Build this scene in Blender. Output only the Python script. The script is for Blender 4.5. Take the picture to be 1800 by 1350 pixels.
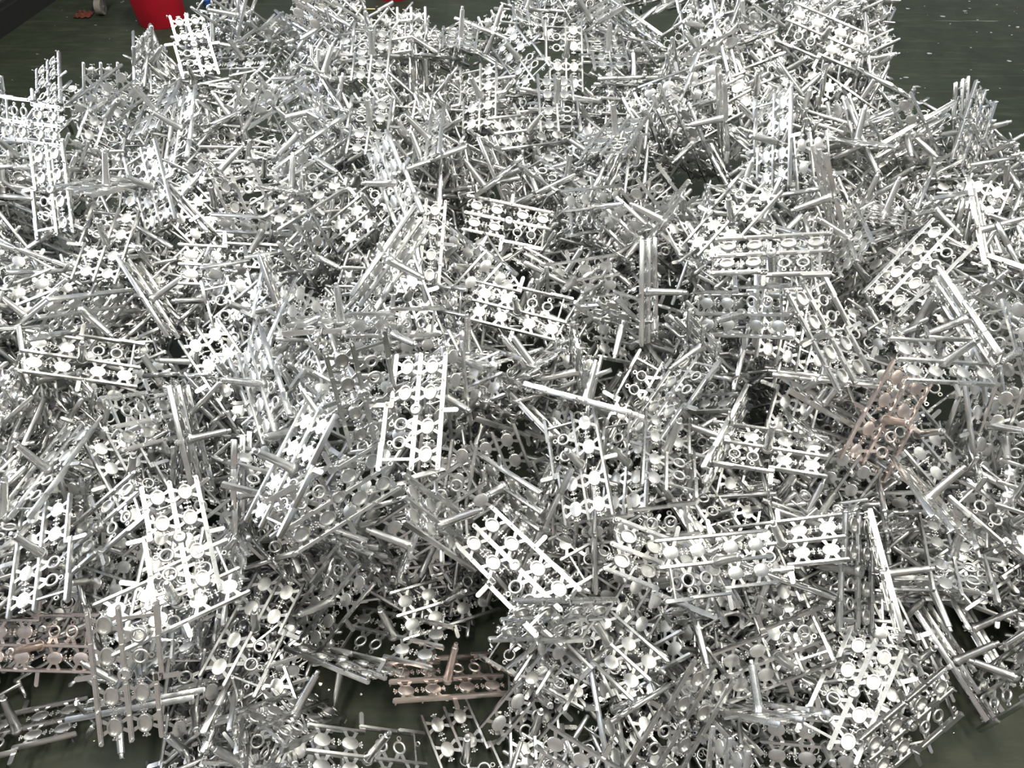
import bpy, bmesh, math, random
from mathutils import Vector, Quaternion, Matrix
import numpy as np

for o in list(bpy.data.objects):
    bpy.data.objects.remove(o)
sc = bpy.context.scene
COL = sc.collection

# ------------------------------------------------------------------ camera
cam_d = bpy.data.cameras.new('camera')
cam_d.sensor_width = 36.0
cam_d.lens = 36.0 * 1360.0 / 1800.0
cam_d.clip_start = 0.05
cam_d.clip_end = 100
cam = bpy.data.objects.new('camera', cam_d)
COL.objects.link(cam)
cam.location = (0, 0, 1.69)
cam.rotation_euler = (math.radians(90 - 48), 0, 0)
sc.camera = cam

# ------------------------------------------------------------------ world, lamps, exposure
w = bpy.data.worlds.new('hall')
sc.world = w
w.use_nodes = True
bg = w.node_tree.nodes['Background']
bg.inputs[0].default_value = (0.86, 0.93, 1.0, 1)
bg.inputs[1].default_value = 0.36


def area(name, loc, target, sx, sy, power, col):
    d = bpy.data.lights.new(name, 'AREA')
    d.shape = 'RECTANGLE'
    d.size = sx
    d.size_y = sy
    d.energy = power
    d.color = col
    o = bpy.data.objects.new(name, d)
    COL.objects.link(o)
    o.location = loc
    o.rotation_euler = (Vector(target) - Vector(loc)).to_track_quat('-Z', 'Y').to_euler()
    return o


# daylight falling in through the hall's tall opening on the left
area('daylight_opening', (-5.0, 2.5, 2.7), (0, 1.6, 0.3), 4.2, 3.2, 230, (0.89, 0.93, 1.0))
# rows of fluorescent battens under the hall roof
for i, (x, y) in enumerate(((-1.2, 0.4), (1.4, 0.2), (-1.0, 2.8), (1.6, 2.9), (3.6, 1.2))):
    area('ceiling_batten', (x, y, 3.9), (x, y, 0), 0.35, 1.6, 62, (1.0, 0.945, 0.80))

sc.view_settings.view_transform = 'Standard'
sc.view_settings.look = 'None'
sc.view_settings.gamma = 1.0
sc.view_settings.use_curve_mapping = False
sc.view_settings.exposure = 0.5


# ------------------------------------------------------------------ material helpers
def new_mat(name):
    m = bpy.data.materials.new(name)
    m.use_nodes = True
    nt = m.node_tree
    b = nt.nodes['Principled BSDF']
    return m, nt, b


def noise(nt, scale, detail=3.0, rough=0.55, vec=None):
    n = nt.nodes.new('ShaderNodeTexNoise')
    n.inputs['Scale'].default_value = scale
    n.inputs['Detail'].default_value = detail
    n.inputs['Roughness'].default_value = rough
    if vec is not None:
        nt.links.new(vec, n.inputs['Vector'])
    return n


def ramp(nt, fac, stops):
    r = nt.nodes.new('ShaderNodeValToRGB')
    e = r.color_ramp.elements
    while len(e) > 1:
        e.remove(e[-1])
    e[0].position, e[0].color = stops[0][0], (*stops[0][1], 1)
    for p, c in stops[1:]:
        k = e.new(p)
        k.color = (*c, 1)
    nt.links.new(fac, r.inputs[0])
    return r


def maprange(nt, val, a, b):
    m = nt.nodes.new('ShaderNodeMapRange')
    nt.links.new(val, m.inputs[0])
    m.inputs[3].default_value = a
    m.inputs[4].default_value = b
    return m


def zinc(name, c0, c1, r0, r1, bump=0.12):
    m, nt, b = new_mat(name)
    tc = nt.nodes.new('ShaderNodeTexCoord')
    info = nt.nodes.new('ShaderNodeObjectInfo')
    b.inputs['Metallic'].default_value = 1.0
    mot = noise(nt, 60, 3, 0.6, tc.outputs['Object'])
    cr = ramp(nt, mot.outputs['Fac'], [(0.3, c0), (0.7, c1)])
    nt.links.new(cr.outputs[0], b.inputs['Base Color'])
    add = nt.nodes.new('ShaderNodeMath')
    add.operation = 'MULTIPLY_ADD'
    nt.links.new(info.outputs['Random'], add.inputs[0])
    add.inputs[1].default_value = 0.5
    mul = nt.nodes.new('ShaderNodeMath')
    mul.operation = 'MULTIPLY'
    mul.inputs[1].default_value = 0.5
    nt.links.new(mot.outputs['Fac'], mul.inputs[0])
    nt.links.new(mul.outputs[0], add.inputs[2])
    rr = maprange(nt, add.outputs[0], r0, r1)
    nt.links.new(rr.outputs[0], b.inputs['Roughness'])
    fine = noise(nt, 130, 2, 0.5, tc.outputs['Object'])
    bp = nt.nodes.new('ShaderNodeBump')
    bp.inputs['Strength'].default_value = bump
    bp.inputs['Distance'].default_value = 0.002
    nt.links.new(fine.outputs['Fac'], bp.inputs['Height'])
    nt.links.new(bp.outputs[0], b.inputs['Normal'])
    return m


def paint(name, col, rough, var=0.15, scale=20, spec=0.5):
    m, nt, b = new_mat(name)
    tc = nt.nodes.new('ShaderNodeTexCoord')
    n = noise(nt, scale, 5, 0.6, tc.outputs['Object'])
    lo = tuple(c * (1 - var) for c in col)
    hi = tuple(min(1, c * (1 + var)) for c in col)
    cr = ramp(nt, n.outputs['Fac'], [(0.3, lo), (0.7, hi)])
    nt.links.new(cr.outputs[0], b.inputs['Base Color'])
    b.inputs['Roughness'].default_value = rough
    b.inputs['Specular IOR Level'].default_value = spec
    return m


M_ZINC = zinc('bright_zinc', (0.555, 0.56, 0.56), (0.64, 0.645, 0.645), 0.20, 0.40, 0.025)  # base colour darkened to deepen the shade in gaps between castings
M_DULL = zinc('satin_zinc', (0.53, 0.535, 0.53), (0.64, 0.645, 0.64), 0.26, 0.46, 0.12)
M_PINK = zinc('pink_flushed_zinc', (0.70, 0.605, 0.57), (0.76, 0.67, 0.63), 0.22, 0.40, 0.05)

# floor: worn dark green epoxy
M_FLOOR, nt, b = new_mat('green_floor_paint')
tc = nt.nodes.new('ShaderNodeTexCoord')
n1 = noise(nt, 1.1, 6, 0.65, tc.outputs['Object'])
n2 = noise(nt, 9.0, 5, 0.6, tc.outputs['Object'])
mp = nt.nodes.new('ShaderNodeMapping')
mp.inputs['Scale'].default_value = (1.2, 9.0, 1.0)
mp.inputs['Rotation'].default_value = (0, 0, 0.35)
nt.links.new(tc.outputs['Object'], mp.inputs[0])
n3 = noise(nt, 3.0, 7, 0.7, mp.outputs[0])
base = ramp(nt, n1.outputs['Fac'], [(0.3, (0.014, 0.020, 0.011)), (0.55, (0.023, 0.029, 0.018)), (0.75, (0.046, 0.051, 0.038))])
scuff = ramp(nt, n3.outputs['Fac'], [(0.50, (0, 0, 0)), (0.72, (0.55, 0.55, 0.55))])
mix = nt.nodes.new('ShaderNodeMixRGB')
nt.links.new(scuff.outputs[0], mix.inputs[0])
nt.links.new(base.outputs[0], mix.inputs[1])
mix.inputs[2].default_value = (0.056, 0.058, 0.044, 1)
speck = ramp(nt, n2.outputs['Fac'], [(0.35, (0.8, 0.8, 0.8)), (0.65, (1.1, 1.1, 1.1))])
mix2 = nt.nodes.new('ShaderNodeMixRGB')
mix2.blend_type = 'MULTIPLY'
mix2.inputs[0].default_value = 1
nt.links.new(mix.outputs[0], mix2.inputs[1])
nt.links.new(speck.outputs[0], mix2.inputs[2])
mp2 = nt.nodes.new('ShaderNodeMapping')
mp2.inputs['Scale'].default_value = (2.2, 46.0, 1.0)
mp2.inputs['Rotation'].default_value = (0, 0, 0.42)
nt.links.new(tc.outputs['Object'], mp2.inputs[0])
n4 = noise(nt, 1.0, 2, 0.5, mp2.outputs[0])
scr = ramp(nt, n4.outputs['Fac'], [(0.715, (0, 0, 0)), (0.76, (0.75, 0.75, 0.75))])
mix3 = nt.nodes.new('ShaderNodeMixRGB')
nt.links.new(scr.outputs[0], mix3.inputs[0])
nt.links.new(mix2.outputs[0], mix3.inputs[1])
mix3.inputs[2].default_value = (0.22, 0.22, 0.19, 1)
nt.links.new(mix3.outputs[0], b.inputs['Base Color'])
rr = maprange(nt, n3.outputs['Fac'], 0.45, 0.75)
nt.links.new(rr.outputs[0], b.inputs['Roughness'])
b.inputs['Specular IOR Level'].default_value = 0.25
bp = nt.nodes.new('ShaderNodeBump')
bp.inputs['Strength'].default_value = 0.12
bp.inputs['Distance'].default_value = 0.004
nt.links.new(n2.outputs['Fac'], bp.inputs['Height'])
nt.links.new(bp.outputs[0], b.inputs['Normal'])

M_RED = paint('red_plastic', (0.42, 0.006, 0.022), 0.45, 0.12, 8)
M_BLUE = paint('blue_plastic', (0.02, 0.10, 0.35), 0.5)
M_BLACK = paint('black_steel', (0.010, 0.010, 0.011), 0.55)
M_GREYP = paint('grey_machine_paint', (0.10, 0.10, 0.10), 0.5, 0.2, 6)
M_RUBBER = paint('grey_rubber', (0.20, 0.19, 0.17), 0.6, 0.25, 30)
M_RUST = paint('rusty_rag', (0.085, 0.018, 0.010), 0.9, 0.5, 60)
M_TIMBER = paint('brown_timber', (0.16, 0.075, 0.03), 0.7, 0.3, 25)
M_STRAW = paint('pale_straw', (0.55, 0.45, 0.22), 0.6)
M_WALL = paint('rose_plaster', (0.41, 0.365, 0.335), 0.85, 0.06, 2)
M_CRUMB = zinc('crumb_zinc', (0.8, 0.8, 0.78), (0.95, 0.95, 0.92), 0.3, 0.5)


# ------------------------------------------------------------------ mesh helpers
class MB:
    """collects vertices and faces for ONE mesh"""

    def __init__(s):
        s.v = []
        s.f = []

    def add(s, vs, fs):
        k = len(s.v)
        s.v += [tuple(v) for v in vs]
        s.f += [tuple(i + k for i in f) for f in fs]
        return s

    def box(s, x0, x1, y0, y1, z0, z1):
        v = [(x, y, z) for z in (z0, z1) for y in (y0, y1) for x in (x0, x1)]
        return s.add(v, [(0, 2, 3, 1), (4, 5, 7, 6), (0, 1, 5, 4), (2, 6, 7, 3), (0, 4, 6, 2), (1, 3, 7, 5)])

    def prism(s, poly, z0, z1):
        n = len(poly)
        v = [(x, y, z0) for x, y in poly] + [(x, y, z1) for x, y in poly]
        return s.add(v, [tuple(range(n - 1, -1, -1)), tuple(range(n, 2 * n))] +
                     [(i, (i + 1) % n, n + (i + 1) % n, n + i) for i in range(n)])

    def loft(s, rings):
        n = len(rings[0])
        v = [p for r in rings for p in r]
        f = []
        for k in range(len(rings) - 1):
            for i in range(n):
                j = (i + 1) % n
                f.append((k * n + i, k * n + j, (k + 1) * n + j, (k + 1) * n + i))
        f.append(tuple(range(n - 1, -1, -1)))
        f.append(tuple(range((len(rings) - 1) * n, len(rings) * n)))
        return s.add(v, f)

    def lathe(s, prof, n, cx=0, cy=0, sx=1, sy=1):
        """profile of (r, z); r == 0 closes to a point; bottom-to-top gives outward faces"""
        v = []
        idx = []
        for r, z in prof:
            if r == 0:
                idx.append([len(v)])
                v.append((cx, cy, z))
            else:
                idx.append(list(range(len(v), len(v) + n)))
                v += [(cx + sx * r * math.cos(2 * math.pi * i / n), cy + sy * r * math.sin(2 * math.pi * i / n), z) for i in range(n)]
        f = []
        for a, b_ in zip(idx, idx[1:]):
            for i in range(n):
                j = (i + 1) % n
                if len(a) == 1 and len(b_) == 1:
                    continue
                if len(a) == 1:
                    f.append((a[0], b_[j], b_[i]))
                elif len(b_) == 1:
                    f.append((a[i], a[j], b_[0]))
                else:
                    f.append((a[i], a[j], b_[j], b_[i]))
        return s.add(v, f)

    def torus(s, R, r, rz, n, m, cx=0, cy=0, cz=0):
        v = []
        f = []
        for i in range(n):
            a = 2 * math.pi * i / n
            for k in range(m):
                b_ = 2 * math.pi * k / m
                q = R + r * math.cos(b_)
                v.append((cx + q * math.cos(a), cy + q * math.sin(a), cz + rz * math.sin(b_)))
        for i in range(n):
            for k in range(m):
                i2, k2 = (i + 1) % n, (k + 1) % m
                f.append((i * m + k, i2 * m + k, i2 * m + k2, i * m + k2))
        return s.add(v, f)

    def ball(s, c, r, n=6):
        x, y, z = c
        return s.lathe([(0, z - r), (r * .87, z - r * .5), (r * .87, z + r * .5), (0, z + r)], n, x, y)

    def tube(s, p0, p1, r0, r1, n=8):
        p0, p1 = Vector(p0), Vector(p1)
        d = (p1 - p0).normalized()
        a = Vector((0, 0, 1)) if abs(d.z) < .9 else Vector((1, 0, 0))
        x = d.cross(a).normalized()
        y = d.cross(x)
        rings = [[p + (x * math.cos(-2 * math.pi * i / n) + y * math.sin(-2 * math.pi * i / n)) * r for i in range(n)] for p, r in ((p0, r0), (p1, r1))]
        return s.loft(rings)

    def mesh(s, name, mat, smooth=None, scale=1.0):
        me = bpy.data.meshes.new(name)
        me.from_pydata([(x * scale, y * scale, z * scale) for x, y, z in s.v], [], s.f)
        me.materials.append(mat)
        bm = bmesh.new()
        bm.from_mesh(me)
        bmesh.ops.recalc_face_normals(bm, faces=bm.faces)
        bm.to_mesh(me)
        bm.free()
        if smooth is not None:
            me.polygons.foreach_set('use_smooth', [True] * len(me.polygons))
            me.set_sharp_from_angle(angle=math.radians(smooth))
        me.update()
        return me


def link(name, me, parent=None, loc=None):
    o = bpy.data.objects.new(name, me)
    COL.objects.link(o)
    if parent is not None:
        o.parent = parent
    if loc is not None:
        o.location = loc
    return o


def tag(o, label=None, cat=None, group=None, kind=None):
    if label:
        o['label'] = label
    if cat:
        o['category'] = cat
    if group:
        o['group'] = group
    if kind:
        o['kind'] = kind
    return o


def empty(name, loc=(0, 0, 0)):
    o = bpy.data.objects.new(name, None)
    o.empty_display_size = 0.05
    o.location = loc
    COL.objects.link(o)
    return o


# ------------------------------------------------------------------ structure
mb = MB().box(-9, 9, -6, 14, -0.1, 0)
tag(link('floor', mb.mesh('floor', M_FLOOR)), kind='structure')
mb = MB().box(-9, 9, -3.2, -3.0, 0, 5)
tag(link('wall_back', mb.mesh('wall_back', M_WALL)), kind='structure')

# ------------------------------------------------------------------ one zinc casting: frame of rails with medallions, rings, sprue
L = 0.25
OV = [(.372, .1), (.145, .1), (-.145, .1), (-.372, .1), (.372, -.1), (.145, -.1)]
RG = [(-.115, -.113), (-.27, -.113)]


def rail_bar(mb, x0, x1, y, wb=.017, wt=.009, zb=-.012, zt=.024):
    def ring(x, k):
        return [(x, y - wb * k, zb), (x, y + wb * k, zb), (x, y + wb * k, .004), (x, y + wt * k, zt - .012 * (1 - k)), (x, y - wt * k, zt - .012 * (1 - k)), (x, y - wb * k, .004)]
    return mb.loft([ring(x0, .45), ring(x0 + .012, 1), ring(x1 - .012, 1), ring(x1, .45)])


def pads(mb, segs, y, w_=.011):
    for a, b_ in segs:
        mb.box(a, b_, y - w_, y + w_, -.021, -.010)


def pegs(mb, xs, y):
    for x in xs:
        mb.lathe([(0, -.044), (.0075, -.044), (.0085, -.01)], 7, x, y)


def m_rail(kind, lod):
    mb = MB()
    if kind == 'full':
        rail_bar(mb, -.5, .5, .2)
        pads(mb, ((-.48, -.27), (-.25, -.03), (.0, .22), (.24, .48)), .2)
        if lod:
            pegs(mb, (-.46, -.01, .25, .47), .2)
    elif kind == 'centre':
        rail_bar(mb, -.5, .5, 0, .018, .010)
        pads(mb, ((-.47, -.32), (-.22, -.07), (.07, .22), (.30, .46)), 0)
        if lod:
            pegs(mb, (-.48, .48), 0)
    else:
        rail_bar(mb, .02, .5, -.2)
        rail_bar(mb, -.30, .075, -.242)
        rail_bar(mb, -.5, -.26, -.250, .021, .013, -.014, .030)
        mb.box(.022, .075, -.252, -.19, -.012, .014)
        pads(mb, ((.1, .27), (.29, .48)), -.2)
        pads(mb, ((-.25, -.02),), -.242)
        if lod:
            pegs(mb, (-.47, .05, .47), -.235)
    return mb


def m_tab(lod):
    n = 5 if lod else 2
    poly = [(-.018, 0), (.018, 0), (.019, .10)] + [(.019 * math.cos(a), .10 + .02 * math.sin(a)) for a in [math.pi * k / n for k in range(1, n)]] + [(-.019, .10)]
    return MB().prism(poly, -.010, .005)


def m_cross(lod):
    mb = MB()
    y0, y1 = -.245, 0
    ring = lambda y: [(-.405 - .011, y, -.008), (-.405 + .011, y, -.008), (-.405 + .007, y, .012), (-.405 - .007, y, .012)]
    mb.loft([ring(y0), ring(y1)])
    mb.torus(.017, .0065, .007, 10 if lod else 6, 5 if lod else 3, -.438, -.165)
    mb.box(-.426, -.41, -.170, -.160, -.004, .004)
    return mb


def m_medal(lod):
    mb = MB()
    n = 22 if lod else 10
    prof = [(0, .000), (.75, .000), (.78, -.021), (.93, -.022), (1, -.013), (1, .002), (.93, .007), (.6, .0115), (0, .013)] if lod else \
        [(0, .000), (.75, .000), (.80, -.021), (1, -.014), (1, .003), (0, .013)]
    mb.lathe(prof, n, 0, 0, .069, .054)
    for s in (-1, 1):
        mb.tube((s * .064, 0, -.003), (s * .094, 0, -.003), .006, .005, 6 if lod else 3)
        mb.tube((s * .094, -.021, -.003), (s * .094, .021, -.003), .005, .005, 6 if lod else 3)
        if lod:
            for y in (-.021, 0, .021):
                mb.ball((s * (.094 + (.006 if y == 0 else 0)), y, -.003), .0085)
            mb.ball((s * .080, .012, -.003), .006, 5)
            mb.ball((s * .080, -.012, -.003), .006, 5)
        else:
            for y in (-.021, .021):
                mb.ball((s * .094, y, -.003), .009, 4)
    return mb


def m_gate(lod):
    """four splayed webs in one plate that tie a medallion to the two rails beside it"""
    q = [(.036, .042), (.068, .092), (.034, .092), (.014, .050)]
    p = q + [(-x, y) for x, y in reversed(q)] + [(-x, -y) for x, y in q] + [(x, -y) for x, y in reversed(q)]
    return MB().prism(p, .001, .007)


def m_ring(lod):
    mb = MB()
    mb.torus(.0465, .0115, .012, 20 if lod else 10, 8 if lod else 4)
    mb.torus(.0165, .0068, .0075, 12 if lod else 6, 6 if lod else 3, 0, -.074, 0)
    return mb


def m_ringgate(lod):
    return MB().prism([(-.028, .044), (.028, .044), (.056, .106), (.026, .106), (0, .060), (-.026, .106), (-.056, .106)], -.004, .005)


def m_hub(lod):
    n = 18 if lod else 8
    return MB().lathe([(0, -.004), (.021, -.004), (.024, -.030), (.041, -.032), (.050, -.020), (.052, .006), (.046, .016), (0, .018)], n)


def m_sprue(lod):
    n = 14 if lod else 7
    return MB().lathe([(0, .012), (.046, .012), (.040, .032), (.0365, .060), (.029, .333), (.0275, .340), (.0195, .344), (.0185, .374), (.015, .379), (0, .377)], n)


PARTS = [('rail', m_rail('full', 1), (0, 0, 0), 40), ('rail', m_rail('centre', 1), (0, 0, 0), 40), ('rail', m_rail('step', 1), (0, 0, 0), 40),
         ('overflow_tab', m_tab(1), (-.01, .21, 0), 40), ('overflow_tab', MB(), None, 40), ('crossbar', m_cross(1), (0, 0, 0), 50),
         ('hub', m_hub(1), (0, 0, 0), 40), ('sprue', m_sprue(1), (0, 0, 0), 35)]
tab2 = m_tab(1)
tab2.v = [(-x, -y, z) for x, y, z in tab2.v]
PARTS[4] = ('overflow_tab', tab2, (.05, -.25, 0), 40)

TABLE = {}


def part_table(mat, mat2, key):
    """(name, mesh, location) of every part of a casting in this finish; alike parts share one mesh"""
    t = []
    for nm, mb, loc, ang in PARTS:
        t.append((nm, mb.mesh(nm + '_' + key, mat, ang, L), tuple(c * L for c in loc)))
    med = m_medal(1).mesh('medallion_' + key, mat2, 35, L)
    gat = m_gate(1).mesh('gate_' + key, mat, None, L)
    rin = m_ring(1).mesh('ring_' + key, mat2, 60, L)
    rga = m_ringgate(1).mesh('ring_gate_' + key, mat, None, L)
    for x, y in OV:
        t.append(('medallion', med, (x * L, y * L, 0)))
        t.append(('gate', gat, (x * L, y * L, 0)))
    for x, y in RG:
        t.append(('ring', rin, (x * L, y * L, 0)))
        t.append(('gate', rga, (x * L, y * L, 0)))
    return t


TABLE[0] = part_table(M_ZINC, M_DULL, 'zinc')
TABLE[1] = part_table(M_PINK, M_PINK, 'pink')

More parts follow.
